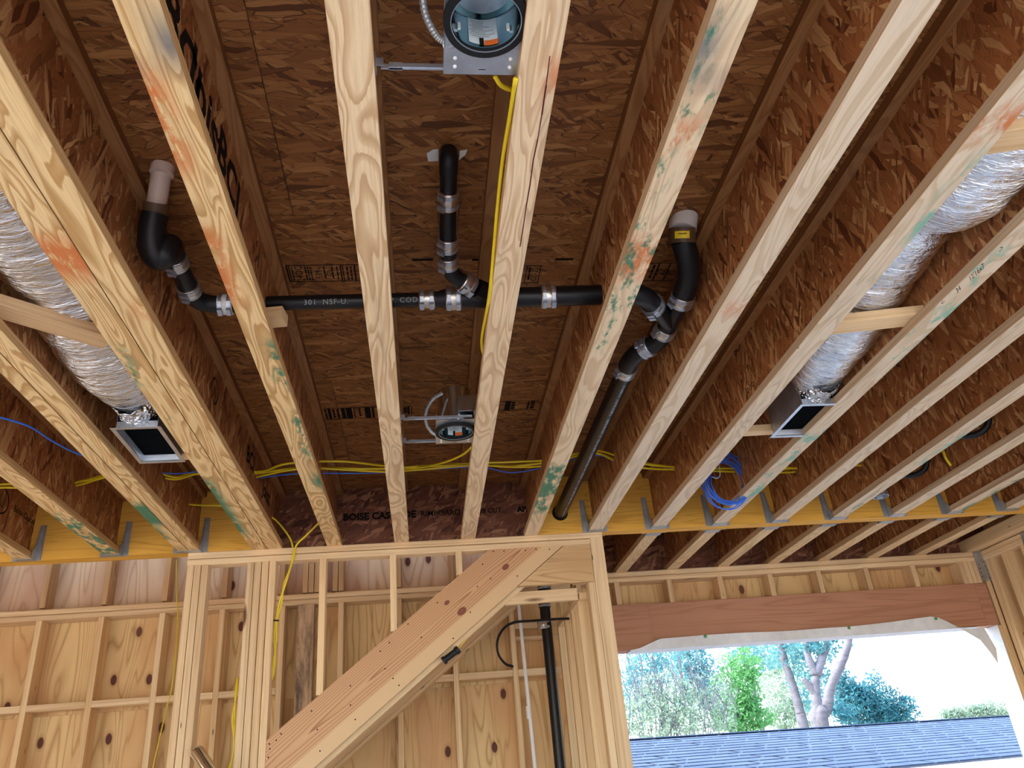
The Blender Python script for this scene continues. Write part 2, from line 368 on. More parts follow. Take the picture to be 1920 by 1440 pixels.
#=================================================================== STRUCTURE
ZJ, ZS = 2.836, 3.216          # underside of joists, underside of subfloor
YB = 4.868                     # face of beams and of the framed wall
YN = -1.7                      # back edge of the floor above
YF = 5.955                     # inner face of far exterior wall
XR = 4.45                      # inner face of right-hand wall

# floor slab and the ground outside
o = MB().box((-5.0, YN-1.6, -0.15), (4.6, 6.15, 0.0)).build('floor', M['concrete'], origin=(0, 0, 0)); tag(o, 'grey concrete slab under the framed room', 'floor', kind='structure')
o = MB().box((-60, -60, -0.6), (60, 6.6, -0.2)).build('ground', M['ground']); tag(o, 'pale bare soil around the slab', 'ground', kind='structure')
o = MB().box((-60, 6.6, -2.6), (60, 90, -2.0)).build('yard_ground', M['ground']); tag(o, 'lower ground beyond the house under the trees', 'ground', kind='structure')

# subfloor: OSB panels, tongue-and-groove seams every 1.22 m
ceil = empty('ceiling', (0, 2, ZS), 'brown oriented strand board subfloor seen from below between the joists', 'ceiling', kind='structure')
PANELS = []
ys = [YN, -0.20, 1.005, 2.225, 3.445, 4.665, 4.955]
for i in range(len(ys)-1):
    off = [-0.4, 0.81][i % 2]
    xs = [-5.0] + [x for x in (off-2.44*2+k*2.44 for k in range(6)) if -4.7 < x < 4.2] + [4.6]
    for a, b in zip(xs[:-1], xs[1:]):
        cx = (a+b)/2; cy = (ys[i]+ys[i+1])/2
        q = MB().box((a+.0015, ys[i]+.0015, ZS), (b-.0015, ys[i+1]-.0015, ZS+.018)).build('panel', M['osb_sub'], ceil, origin=(cx, cy, ZS))
        PANELS.append((a, b, ys[i], ys[i+1], q))
# the part of the floor above the entry beyond the right beam
o = MB().box((1.05, 6.052, ZJ+.001), (XR+.14, 6.082, ZS-.001)).build('rim_board', M['osb_rim'], origin=(3, 6.07, ZJ)); tag(o, 'dark strand board rim above the red-brown header wall', 'rim board')
for a, b in ((0.9, 2.6), (2.6, 4.6)):
    PANELS.append((a, b, 4.955, 6.1, MB().box((a+.0015, 4.957, ZS), (b-.0015, 6.1, ZS+.018)).build('panel', M['osb_sub'], ceil, origin=((a+b)/2, 5.5, ZS))))

# ---------------------------------------------------------------- I-joists
GREEN = (0.010, 0.19, 0.115); RED = (0.60, 0.17, 0.045); TEAL = (0.20, 0.47, 0.36); GREY = (0.20, 0.19, 0.18); PURP = (0.07, 0.03, 0.08)
LT, DK = (0.85, 0.62, 0.32), (0.53, 0.305, 0.115)
LT_SKY, DK_SKY = (0.76, 0.635, 0.475), (0.62, 0.475, 0.315)  # right-hand joists: cool skylight put into the flange colour
def ypix(px, py): return P(px, py, 'z', ZJ).y - YN
def mk(c, a, b, side, amt, sc=9): 
    y0, y1 = sorted((ypix(*a), ypix(*b))); sc = sc*1.9 if c is RED else sc; return (c, y0, y1, side, amt, sc)
# side: +1 = towards -x, -1 = towards +x
JO = [  # name key, x centre, flange width, end y, light, dark, marks, label
 ('Y', -2.285, .089, YB, LT, DK, [], 'pale I-joist ending in a steel hanger at the yellow beam, beside printed oval logo'),
 ('Z', -1.800, .089, YB, LT, DK, [mk(GREEN, (120, 965), (215, 1040), 0, .52, 16)], 'I-joist with broken green paint specks running to the yellow beam'),
 ('P', -1.399, .058, YB, LT, DK, [mk(GREEN, (255, 945), (300, 985), 0, 1.0, 5), mk(GREEN, (300, 985), (330, 1020), 1, .45, 9)], 'narrow I-joist with solid green paint patch, outer one of a doubled pair'),
 ('Q', -1.334, .064, YB, LT, DK, [], 'narrow I-joist in a doubled pair sharing a steel hanger, unpainted'),
 ('A', -0.968, .088, 4.925, LT, DK, [mk(RED, (105, 447), (165, 520), 0, .75, 6), mk(GREEN, (235, 650), (262, 720), 1, .5, 14), mk(GREEN, (290, 780), (312, 815), 1, .4, 14), mk(GREEN, (385, 900), (465, 1005), 1, .75, 8)], 'I-joist with green paint along its edge beside the silver duct, doubled with its neighbour'),
 ('S', -0.876, .089, 4.925, LT, DK, [mk(RED, (265, 575), (280, 590), -1, .6, 10)], 'swirl-grained I-joist doubled against the one beside the silver duct'),
 ('B', -0.523, .089, 4.925, LT, DK, [mk(GREY, (262, 30), (330, 125), -1, .85, 5), mk(RED, (265, 135), (345, 320), 1, .80, 6), mk(RED, (390, 430), (430, 570), 1, .62, 7), mk(PURP, (258, 126), (262, 131), 1, .7, 20), mk(GREEN, (500, 640), (545, 730), -1, .45, 16), mk(GREEN, (545, 775), (590, 860), -1, .50, 18), mk(GREEN, (592, 890), (598, 915), -1, .7, 12)], 'I-joist stained with orange paint above the end of the printed black pipe'),
 ('C', -0.116, .089, 4.925, (0.84, 0.65, 0.41), (0.58, 0.375, 0.20), [], 'clean swirl-grained I-joist carrying the left ends of the light fixture bars'),
 ('D', 0.293, .089, 4.925, (0.82, 0.635, 0.41), (0.60, 0.405, 0.235), [mk(RED, (1045, 120), (1050, 160), -1, .6, 8)], 'I-joist with a long dark split and a yellow cable running alongside'),
 ('E', 0.690, .089, 4.925, (0.80, 0.645, 0.435), (0.62, 0.45, 0.28), [mk(GREY, (1340, 40), (1310, 130), 1, .8, 7), mk(GREEN, (1380, 20), (1330, 150), 1, .40, 18), mk(PURP, (1318, 148), (1316, 153), 0, .9, 5), mk(GREEN, (1310, 170), (1290, 240), 0, .35, 20), mk(RED, (1290, 235), (1270, 285), 0, .60, 6), mk(GREEN, (1260, 290), (1225, 370), 1, .42, 18), mk(RED, (1200, 450), (1180, 520), 0, .6, 8), mk(GREEN, (1190, 400), (1160, 660), 0, .36, 18), mk(GREEN, (1055, 870), (1020, 960), 0, .66, 11)], 'I-joist flecked with green and orange paint over the sloping drain pipe'),
 ('F', 1.096, .089, YB, LT_SKY, DK_SKY, [mk(RED, (1345, 575), (1340, 585), 0, .5, 12)], 'pale greyish I-joist next to the sloping black drain pipe, hung on the yellow beam'),
 ('G', 1.503, .089, YB, LT_SKY, DK_SKY, [mk(RED, (1890, 200), (1850, 260), 0, .55, 6), mk(TEAL, (1840, 290), (1690, 450), -1, .5, 9), mk(TEAL, (1640, 520), (1480, 700), -1, .35, 11)], 'I-joist with pencilled arrow and orange smear passing under the silver duct'),
 ('H', 1.905, .089, YB, LT_SKY, DK_SKY, [mk(TEAL, (1920, 470), (1640, 690), 0, .40, 10), mk(TEAL, (1520, 800), (1370, 950), 0, .42, 11)], 'I-joist with pencilled numbers and arrows along its edge'),
 ('I', 2.310, .089, YB, LT_SKY, DK_SKY, [], 'unpainted pale I-joist with cables passing through its web'),
 ('J', 2.712, .089, YB, LT_SKY, DK_SKY, [mk(TEAL, (1850, 790), (1720, 870), -1, .5, 10), mk(GREEN, (1680, 910), (1590, 965), -1, .45, 12)], 'I-joist with a green streak ending beside the metal ceiling box'),
 ('K', 3.125, .089, YB, LT_SKY, DK_SKY, [], 'unpainted pale I-joist beside the metal ceiling box'),
 ('L', 3.535, .089, YB, LT_SKY, DK_SKY, [mk(GREEN, (1920, 895), (1800, 960), -1, .55, 8)], 'I-joist with a long green paint streak on its underside'),
 ('N', 3.935, .089, YB, LT_SKY, DK_SKY, [], 'pale I-joist hung on the yellow beam nearest the right wall'),
]
JX = {}; JW = {}
def ijoist(x, w, y0, y1, mat, label, group=None, name='floor_joist'):
    e = empty(name, (x, y0, ZJ), label, 'joist', group)
    lumber('bottom_flange', (x, y0, ZJ+.019), (x, y1, ZJ+.019), w, .038, mat, e)
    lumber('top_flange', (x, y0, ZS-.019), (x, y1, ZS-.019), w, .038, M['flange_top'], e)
    ww = lumber('web', (x, y0, (ZJ+ZS)/2), (x, y1, (ZJ+ZS)/2), .0095, ZS-ZJ-.070, M['osb_web'], e)
    return e, ww
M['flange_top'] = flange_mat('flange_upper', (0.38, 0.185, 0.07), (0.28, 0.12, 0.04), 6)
for key, x, w, y1, lt, dk, marks, lab in JO:
    fm = flange_mat('flange_'+key.lower(), lt, dk, 6, marks)
    e, ww = ijoist(x, w, YN, y1, fm, lab); JX[key] = x; JW[key] = (e, ww)
WHO = {'Y': 'joist beside the printed logo', 'Z': 'joist with broken green specks', 'F': 'joist beside the sloping drain pipe', 'G': 'orange-smeared joist', 'H': 'joist with pencilled numbers', 'I': 'unpainted joist past the pencilled numbers', 'J': 'green-streaked joist by the ceiling box', 'K': 'unpainted joist beside the ceiling box', 'L': 'joist with the longest green streak', 'N': 'last joist before the stud wall'}
# joists beyond the right-hand beam
fm2 = flange_mat('flange_entry', (0.78, 0.58, 0.34), (0.62, 0.43, 0.23), 6)
for key in 'FGHIJKLN':
    ijoist(JX[key], .089, YB+.092, 6.051, fm2, 'short I-joist behind the yellow beam, in line with the %s' % WHO[key], 'short joists behind the yellow beam')

# ---------------------------------------------------------------- beams, rim board
bl = MB().box((-5.0, YB, ZJ), (-1.013, YB+.089, ZS)).build('flush_beam', M['yellow_lvl'], origin=(-3, YB, ZJ)); tag(bl, 'yellow treated flush beam with printed joist hangers next to stairwell', 'beam')
br = MB().box((0.737, YB, ZJ), (XR+.1, YB+.089, ZS)).build('flush_beam', M['yellow_lvl'], origin=(3, YB, ZJ)); tag(br, 'yellow treated flush beam above the entry, pierced by the black drain pipe', 'beam')
rim = MB().box((-1.011, 4.928, ZJ), (0.735, 4.957, ZS)).build('rim_board', M['osb_rim'], origin=(0, 4.93, ZJ)); tag(rim, 'dark strand board rim with black printed lettering above the wall plate', 'rim board')
yt = 4.9265
zt = P(760, 958, 'y', yt).z
for t, pxc, s in (('BOISE CASCADE', 712, .062), ('RIMBOARD', 826, .050), ('1-1/8 CUT', 912, .044), ('APA', 983, .05)):
    c = P(pxc, 968-(pxc-700)*.047, 'y', yt)
    flat_text('printed_lettering', t, s, c, (1, 0, 0), (0, 0, 1), M['ink'], rim, 0.0028 if s > .055 or t == 'APA' else 0.0008)

# ---------------------------------------------------------------- joist hangers
def hanger(x, w, yb, sgn, label, group):
    m = MB(); h = .21; t = .0025; L = .055
    a, b = x-w/2-.003, x+w/2+.003; y0, y1 = yb, yb-sgn*L
    lo, hi = min(y0, y1), max(y0, y1)
    m.box((a, lo, ZJ-.004), (b, hi, ZJ-.0005))
    for xs in (a-t, b):
        pts = [(y0, ZJ-.003), (y1, ZJ-.003), (y1, ZJ+.045), (yb-sgn*.030, ZJ+.07), (yb-sgn*.018, ZJ+.13), (yb-sgn*.006, ZJ+h), (y0, ZJ+h)]
        k = len(m.v); n = len(pts)
        m.add([(xs, y, z) for y, z in pts] + [(xs+t, y, z) for y, z in pts], [list(range(n)), list(range(n, 2*n))[::-1]] + [[i, (i+1) % n, (i+1) % n+n, i+n] for i in range(n)])
    for s_, xe in ((-1, a), (1, b)):
        x0_, x1_ = sorted((xe, xe+s_*.032)); f0, f1 = sorted((yb-sgn*.0005, yb-sgn*.0035))
        m.box((x0_, f0, ZJ-.002), (x1_, f1, ZJ+h))
    o = m.build('joist_hanger', M['hanger'], origin=(x, yb, ZJ)); return tag(o, label, 'hanger', group)
for key in 'YZ': hanger(JX[key], .089, YB, 1, 'galvanized hanger holding the %s' % WHO[key], 'single hangers on the stairwell beam')
hanger(-1.3655, .126, YB, 1, 'wide galvanized hanger holding a doubled pair of joists', None)
for key in 'FGHIJKLN':
    hanger(JX[key], .089, YB, 1, 'galvanized hanger holding the %s' % WHO[key], 'hangers on the entry beam, room side')
    hanger(JX[key], .089, YB+.089, -1, 'galvanized hanger behind the yellow beam, opposite the %s' % WHO[key], 'hangers on the entry beam, far side')

# ---------------------------------------------------------------- framed wall under the rim (wall_middle)
wm = empty('wall_middle', (0, YB, 0), 'open stud wall with double top plate and diagonal stair stringer', 'wall', kind='structure')
yc = YB+.0445
lumber('top_plate', (-1.377, yc, ZJ-.019), (1.138, yc, ZJ-.019), .092, .038, M['plate'], wm, c=.005)
lumber('top_plate', (-1.377, yc, ZJ-.0600), (1.055, yc, ZJ-.0600), .090, .037, M['plate'], wm, c=.005)
ZP = ZJ-.0785
for k in range(3): lumber('stud', (-1.356+.041*k, yc, 0), (-1.356+.041*k, yc, ZP), .0375, .088, M['post'], wm, (0, 1, 0))
for k in range(4): lumber('stud', (-1.011+.0425*k, yc, 0), (-1.011+.0425*k, yc, ZP), .039, .088, M['post'], wm, (0, 1, 0))
SL = 0.77
def ztop(x): return 1.771+SL*(x+.863)+.0
def zlow(x): return 2.759+SL*(x-.88)
for x in (-.588, -.171, .229): lumber('stud', (x, yc, ztop(x)), (x, yc, ZP), .038, .088, M['stud'], wm, (0, 1, 0))
# stringer in its own grain frame
th = math.atan(SL); O = Vector((0.0, YB-.001, (ztop(0)+zlow(0))/2))
Mx = frame(O, (math.cos(th), 0, math.sin(th)), (0, 0, 1)); inv = Mx.inverted()
xt = (ZP-1.771)/SL-.863; xl = .88+(ZP-2.759)/SL
poly = [(-.863, zlow(-.863)), (xl, ZP), (xt, ZP), (-.863, ztop(-.863))]
v = [inv @ Vector((x, YB-.001, z)) for x, z in poly] + [inv @ Vector((x, YB+.037, z)) for x, z in poly]
st = mesh_obj('stair_stringer', v, [[0, 1, 2, 3], [7, 6, 5, 4]] + [[i, i+4, (i+1) % 4+4, (i+1) % 4] for i in range(4)], M['fir'], wm, Mx)
st['label'] = 'wide reddish fir stair stringer rising diagonally under the wall plate'
nm = MB()
for px, py in ((563,1313),(548,1300),(535,1318),(505,1395),(506,1404),(503,1420),(527,1376),(518,1388),(584,1333),(595,1368),(600,1408),(657,1322),(666,1349),(722,1254),(737,1272),(730,1205),(713,1221),(748,1285),(657,1286),(838,1083),(820,1130),(895,1100),(920,1085),(970,1080),(882,1148),(905,1058),(925,1034),(945,1033),(985,1032),(1005,1030),(1030,1030),(765,1170),(790,1195),(850,1197)):
    c = P(px, py, 'y', YB-.001)
    if zlow(c.x)+.01 < c.z < min(ztop(c.x), ZP)-.004: nm.lathe([(0.0, -.0015), (.0042, -.0015), (.0042, .001)], c, 8, 'y')
nh = nm.build('nail_heads', M['ink'], st, origin=O); nh['kind'] = 'stuff'
# doubled member behind the stringer, its pale underside showing
lumber('sloping_plate', (-.82, YB+.072, zlow(-.82)+.030), (.80, YB+.072, zlow(.80)+.030), .038, .10, M['stud'], wm)
# header block, filler block and end post
hb = MB().prism([(.885, ZP), (1.053, ZP), (1.053, 2.525), (.582, 2.525)], YB, YB+.038).build('header_block', M['hblock'], wm, origin=(.8, YB, 2.6))
lumber('filler_block', (.50, YB+.085, 2.466), (.95, YB+.085, 2.471), .038, .072, M['post'], wm)
lumber('stud', (1.097, yc, 0), (1.097, yc, ZJ-.038), .083, .089, M['post'], wm, (0, 1, 0))
lumber('stud', (1.034, yc, 0), (1.034, yc, 2.523), .040, .089, M['post'], wm, (0, 1, 0))

# partition closing the under-stair space (runs away from the camera)
wp = empty('wall_closet', (1.0, 5.4, 0), 'short stud partition behind the end post closing the stair space', 'wall', kind='structure')
lumber('top_plate', (1.01, 4.965, 2.465), (1.01, 5.945, 2.465), .089, .038, M['stud'], wp)
lumber('bottom_plate', (1.01, 4.965, .019), (1.01, 5.945, .019), .089, .038, M['stud'], wp)
for y in (5.06, 5.33, 5.60, 5.92): lumber('stud', (1.01, y, .038), (1.01, y, 2.446), .089, .038, M['stud'], wp, (0, 1, 0))

# ---------------------------------------------------------------- far exterior wall (wall_back)
wb = empty('wall_back', (0, YF, 0), 'far exterior stud wall with knotty plywood sheathing and double plate', 'wall', kind='structure')
yw = YF+.07; ZL = 2.805
lumber('top_plate', (-4.9, yw, ZL-.020), (1.10, yw, ZL-.010), .14, .037, M['plate'], wb, c=.006)
lumber('top_plate', (-4.9, yw, ZL-.059), (1.10, yw, ZL-.049), .136, .037, M['plate'], wb, c=.006)
def zpl(x): return ZL-.0725+.010*(x+4.9)/6
xs_ = [-2.634-.4064*k for k in range(5, 0, -1)] + [-2.634+.4082*k for k in range(0, 4)]
LOW = xs_ + [-.995, -.583, -.17, .22, .640]
for x in LOW: lumber('stud', (x, yw, 0), (x, yw, zpl(x)-.006), .038, .138, M['stud'], wb, (0, 1, 0))
lumber('trimmer_stud', (-.83, yw-.02, 0), (-.83, yw-.02, zpl(-.83)-.006), .115, .10, M['weathered'], wb, (0, 1, 0))
UP = xs_ + [-1.01, -.842, -.80, -.757, -.627, -.585, -.17, .22, .64]
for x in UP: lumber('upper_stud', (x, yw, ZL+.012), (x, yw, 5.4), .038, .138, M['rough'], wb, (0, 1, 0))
# blocking rows
zb1 = 2.160
LS = sorted(LOW + [1.0])
for a, b in zip(LS[:-1], LS[1:]):
    if b-a > .2 and not (-.95 < (a+b)/2 < -.62):
        zz_ = zb1 if a < -0.6 else zb1+.005
        lumber('block', (a+.02, YF+.046, zz_), (b-.02, YF+.046, zz_), .089, .046 if a > -.6 else .042, M['plate'], wb)
lumber('block', (.66, YF+.02, 2.490), (.99, YF+.02, 2.490), .038, .045, M['plate'], wb)
lumber('block', (.66, YF+.06, 2.405), (.99, YF+.06, 2.405), .09, .020, M['plate'], wb)
# sheathing panels (local X is vertical so the grain runs up the wall)
def sheet(x0, x1, z0, z1, mat, parent):
    w, h = x1-x0, z1-z0
    Ms = frame((x0, YF+.141, z0), (0, 0, 1), (0, -1, 0))
    # local X up, local Z towards the room, local Y = along +x or -x
    s = 1 if Ms.to_3x3() @ Vector((0, 1, 0)) == Vector((1, 0, 0)) else None
    yx = (Ms.to_3x3() @ Vector((0, 1, 0))).x
    w0, w1 = (0, w) if yx > 0 else (-w, 0)
    m = MB().box((0, w0+.001, -.0115), (h, w1-.001, 0))
    return mesh_obj('sheathing_panel', m.v, m.f, mat, parent, Ms)
xsp = [-5.0, -3.87, -2.65, -1.43, -.21, 1.05]
for a, b in zip(xsp[:-1], xsp[1:]):
    sheet(a, b, -.1, 2.1195, M['sheath'], wb); sheet(a, b, 2.1205, 2.771, M['sheath'], wb); sheet(a, b, 2.772, 5.4, M['sheath_up'], wb)
MB().box((-5.0, YF+.1535, -.1), (1.05, YF+.158, 5.4)).build('weather_barrier', M['white'], wb, origin=(-2, YF+.155, 2))  # unseen backing, added to stop daylight leaking through the panel seams

# far stair stringer and ledger along that wall
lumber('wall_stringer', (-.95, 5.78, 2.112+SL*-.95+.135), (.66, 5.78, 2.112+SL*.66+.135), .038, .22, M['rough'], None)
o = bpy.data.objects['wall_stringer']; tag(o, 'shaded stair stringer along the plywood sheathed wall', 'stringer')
o = lumber('stair_ledger', (-.98, 5.90, 2.072+SL*-.98+.055), (.70, 5.90, 2.072+SL*.70+.055), .105, .06, M['stud'], None); tag(o, 'pale sloping ledger on the studs below the far stringer', 'ledger')

# ---------------------------------------------------------------- wall with the big opening (wall_entry)
we = empty('wall_entry', (3, YF, 0), 'framed wall with red-brown header above the large unglazed opening', 'wall', kind='structure')
lumber('top_plate', (1.12, yw, ZJ-.019), (XR+.14, yw, ZJ-.019), .14, .038, M['plate'], we, c=.006)
lumber('top_plate', (1.12, yw, ZJ-.058), (XR+.14, yw, ZJ-.058), .136, .037, M['plate'], we, c=.006)
hz0, hz1 = 2.262, 2.588
for i, x in enumerate((1.455, 1.862, 2.262, 2.662, 3.055, 3.448, 3.84)):
    lumber('cripple', (x, yw, hz1), (x, yw, ZJ-.077), .038, .138, M['post'], we, (0, 1, 0))
for x in (4.245, 4.285, 4.325, 4.365): lumber('cripple', (x, yw, hz1), (x, yw, ZJ-.077), .037, .138, M['post'], we, (0, 1, 0))
lumber('header', (1.142, yw, (hz0+hz1)/2), (4.30, yw, (hz0+hz1)/2), .136, hz1-hz0, M['header'], we, c=.003)
lumber('header_end', (4.303, yw, (hz0+hz1)/2), (4.40, yw, (hz0+hz1)/2), .130, hz1-hz0-.004, M['header'], we, c=.003)
lumber('header_seam_board', (1.142, YF-.012, (hz0+hz1)/2), (1.66, YF-.012, (hz0+hz1)/2), .010, hz1-hz0, M['header'], we, c=.001)
sheet(1.05, 2.7, hz1-.02, ZJ+.4, M['sheath'], we); sheet(2.7, 4.6, hz1-.02, ZJ+.4, M['sheath'], we)
sheet(4.372, XR+.155, -.1, hz1-.021, M['sheath'], we)
OPX = 4.372                                    # right edge of the opening
for k in range(2): lumber('jack_stud', (OPX-.0+.02+.04*k, yw, 0), (OPX+.02+.04*k, yw, hz0 if k == 0 else ZJ-.077), .038, .138, M['stud'], we, (0, 1, 0))
for k in range(2): lumber('jack_stud', (1.16+.04*k, yw, 0), (1.16+.04*k, yw, hz0 if k else ZJ-.077), .038, .138, M['stud'], we, (0, 1, 0))

# right-hand wall
wr = empty('wall_right', (XR, 4.5, 0), 'open stud wall meeting the header wall at a strapped corner', 'wall', kind='structure')
xw = XR+.07
lumber('top_plate', (xw, 2.2, ZJ-.019), (xw, YF, ZJ-.019), .14, .038, M['plate'], wr)
lumber('top_plate', (xw, 2.2, ZJ-.058), (xw, YF, ZJ-.058), .14, .038, M['plate'], wr)
lumber('rim_joist', (XR+.03, YN, (ZJ+ZS)/2), (XR+.03, YB-.002, (ZJ+ZS)/2), .04, ZS-ZJ, M['post'], wr)
lumber('rim_joist', (XR-.055, YB+.092, ZJ+.05), (XR-.055, YF+.13, ZJ+.05), .089, .10, M['stud'], wr)
for y in (5.93, 5.885, 5.70, 5.50, 5.08, 4.67, 4.26, 3.85, 3.44, 3.03, 2.62): lumber('stud', (xw, y, 0), (xw, y, ZJ-.077), .138, .038 if y != 5.70 else .089, M['stud'], wr, (0, 1, 0))
MB().box((XR+.142, 2.2, -.1), (XR+.154, 6.1, 5.4)).build('sheathing_panel', M['sheath'], wr, origin=(XR+.15, 4, 0))
# metal tie straps at the corner
def strap(pts_px, y, w, label):
    a, b = [P(px, py, 'y', y) for px, py in pts_px]; m = MB()
    for dx in (-w*.52, w*.52):
        m.box((a.x+dx-w*.48, y-.0015, min(a.z, b.z)), (a.x+dx+w*.48, y, max(a.z, b.z)))
    o = m.build('tie_strap', M['galv'], origin=a)
    nm_ = MB()
    for k in range(9): nm_.lathe([(0, -.0025), (.004, -.0025), (.004, 0)], (a.x+(-1)**k*.026+R.uniform(-.008, .008), y-.001, min(a.z, b.z)+.02+.016*k), 6, 'y')
    n_ = nm_.build('nail_heads', M['ink'], o); n_['kind'] = 'stuff'
    return tag(o, label, 'strap')
strap(((1833, 1034), (1833, 1090)), YF-.002, .048, 'galvanized steel strap nailed over the corner of the header wall')
m = MB().box((XR-.002, 5.36, 2.62), (XR, 5.47, 2.83)); o = m.build('tie_strap', M['galv'], origin=(XR, 5.4, 2.7)); tag(o, 'galvanized steel plate on the right-hand stud wall', 'strap')

# unseen left wall and upper roof, added and shaped to control the daylight
o = MB().box((-5.12, YN, 0), (-5.0, 0.9, 2.83)).box((-5.12, 0.9, 2.10), (-5.0, 3.7, 5.42)).box((-5.12, 3.7, 0), (-5.0, 6.1, 5.42)).build('wall_left', M['sheath'], origin=(-5, 0, 0)); tag(o, 'unseen plywood sheathed wall, its opening and height shaped for the daylight', 'wall', kind='structure')
o = MB().box((-5.4, YN-.4, 5.42), (5.0, 6.5, 5.5)).build('roof_deck', M['rough'], origin=(0, 2, 5.45)); tag(o, 'unseen wooden roof deck added to keep the stairwell dim', 'roof', kind='structure')

#=================================================================== OBJECTS
# ---------------------------------------------------------------- drain plumbing
def cyl_text(name, txt, size, A, D, r, mat, parent, bold=0.0, spacing=1.0):
    A = Vector(A); D = Vector(D).normalized(); n = (CAM-A); n = (n - D*n.dot(D)).normalized(); t = D.cross(n).normalized()
    if t.dot(_u) < 0: t = -t
    v, f = text_mesh(txt, size, bold, spacing=spacing); rr_ = r*1.05
    return MB().add([A + D*q.x + (n*math.cos(q.y/rr_) + t*math.sin(q.y/rr_))*rr_ for q in v], f).build(name, mat, parent, origin=A)
def pipe(name, pts, r, mat, parent, n=20, k=6):
    pts = [Vector(p) for p in pts]
    pp = smooth_path(pts, k) if len(pts) > 2 else pts
    return MB().tube(pp, r, n).build(name, mat, parent, True, origin=pts[0], sharp=50)
def couple(parent, c, d, r, L=.058, mat=None, screws=1):
    c = Vector(c); d = Vector(d).normalized(); a, b = c-d*L/2, c+d*L/2
    e = d*.003
    o = MB().tube([a, a+e, b-e, b], [r+.002, r+.0045, r+.0045, r+.002], 24).build('coupling', mat or M['band'], parent, True, origin=c, sharp=40)
    for s_ in (-1, 1):
        q = c + d*s_*L*.30
        bd = MB().tube([q-d*.0065, q+d*.0065], r+.0065, 24)
        n = (CAM-q); n = (n - d*n.dot(d)).normalized(); t = d.cross(n); n2 = (n*.80+t*.6).normalized(); t2 = d.cross(n2)
        F_ = frame(q+n2*(r+.010), t2, n2)
        vv = [F_ @ Vector((x, y, z)) for x in (-.013, .013) for y in (-.0075, .0075) for z in (-.005, .006)]
        bd.add(vv, [[0,1,3,2],[4,6,7,5],[0,4,5,1],[2,3,7,6],[0,2,6,4],[1,5,7,3]])
        bd.build('clamp_band', M['galv'], o, False, origin=q)
    return o
ZM = 3.015
dr = empty('drain_pipe', P(700, 563, 'z', ZM), 'black plastic drain line with steel-banded couplings crossing through the joists', 'pipe')
Z = lambda px, py, z=ZM: P(px, py, 'z', z)
r2, r3 = .0262, .0375
La, Lb = Z(424, 571), Z(822, 561)
mp = pipe('pipe', [La, Lb], r2, M['black_pipe'], dr)
for t, pxc in (('301  NSF-U.', 613), ('P. CODE', 762)):
    c = Z(pxc, 571-(pxc-424)*.025); cyl_text('printed_lettering', t, .027, c+Vector((0, 0, -.0)), Lb-La, r2, M['print'], mp, 0.0, 1.15)
couple(dr, Z(800, 561.5), Lb-La, r2+.003)
MB().tube([Z(815, 561), Z(822, 561), Z(836, 560.5), Z(866, 560)], [r2+.002, r2+.003, r3, r3], 20).build('reducer', M['rubber'], dr, True, origin=Z(820, 561), sharp=50)
couple(dr, Z(850, 560), Lb-La, r3+.0005, .056)
wy = pipe('wye_fitting', [Z(862, 559.5), Z(1015, 556.5)], r3, M['black_pipe'], dr)
pipe('branch_hub', [Z(893, 540, ZM+.008), Z(935, 558)], r3*.92, M['black_pipe'], wy)
couple(dr, Z(1027, 556), Lb-La, r3+.0005, .056)
pipe('pipe', [Z(1014, 556.3), Z(1176, 551)], r3, M['black_pipe'], dr)
# riser branch from the subfloor between two joists
rb = .0275
pipe('elbow', [Z(841, 285, 3.23), Z(841, 290, 3.185), Z(841, 303, 3.155), Z(841, 325, 3.142)], rb+.002, M['rubber'], dr)
pipe('pipe', [Z(841, 318, 3.144), Z(839.5, 452, 3.075)], rb, M['black_pipe'], dr)
couple(dr, Z(841, 373, 3.112), Z(839.5, 452, 3.075)-Z(841, 318, 3.144), rb+.001, .066)
couple(dr, Z(840, 457, 3.072), Z(839.5, 452, 3.075)-Z(841, 318, 3.144), rb+.001, .055)
pipe('pipe', [Z(840, 460, 3.07), Z(841, 495, 3.052)], rb, M['rubber'], dr)
couple(dr, Z(841, 490, 3.054), Z(842, 500, 3.05)-Z(840, 460, 3.07), rb+.001, .05)
pipe('elbow', [Z(842, 496, 3.05), Z(846, 510, 3.042), Z(858, 522, 3.034), Z(872, 531, 3.028)], rb+.001, M['rubber'], dr)
couple(dr, Z(876, 532, 3.027), Z(890, 541, 3.02)-Z(864, 526, 3.032), r3*.9, .050)
tp = MB()
for q in ([(800, 288), (812, 281), (822, 280), (822, 302), (803, 303)], [(862, 283), (876, 281), (873, 290), (861, 300)]):
    pv = [P(a, b, 'z', ZS-.002) for a, b in q]; n = len(pv); tp.add(pv + [p_+Vector((0, 0, .0015)) for p_ in pv], [list(range(n)), list(range(n, 2*n))[::-1]] + [[i, i+n, (i+1) % n+n, (i+1) % n] for i in range(n)])
tp.build('tape_patch', M['white'], dr, origin=Z(840, 290, ZS))
# strap hanger wires each side of the riser
for sx in (-1, 1):
    MB().tube(smooth_path([P(841+sx*24, 378, 'z', ZS-.002), P(841+sx*20, 385, 'z', 3.17), P(841+sx*19, 410, 'z', 3.12), P(841+sx*17, 450, 'z', 3.07)], 5), .0022, 6).build('hanger_wire', M['brown_rub'], dr, True, origin=Z(841, 380, 3.2))
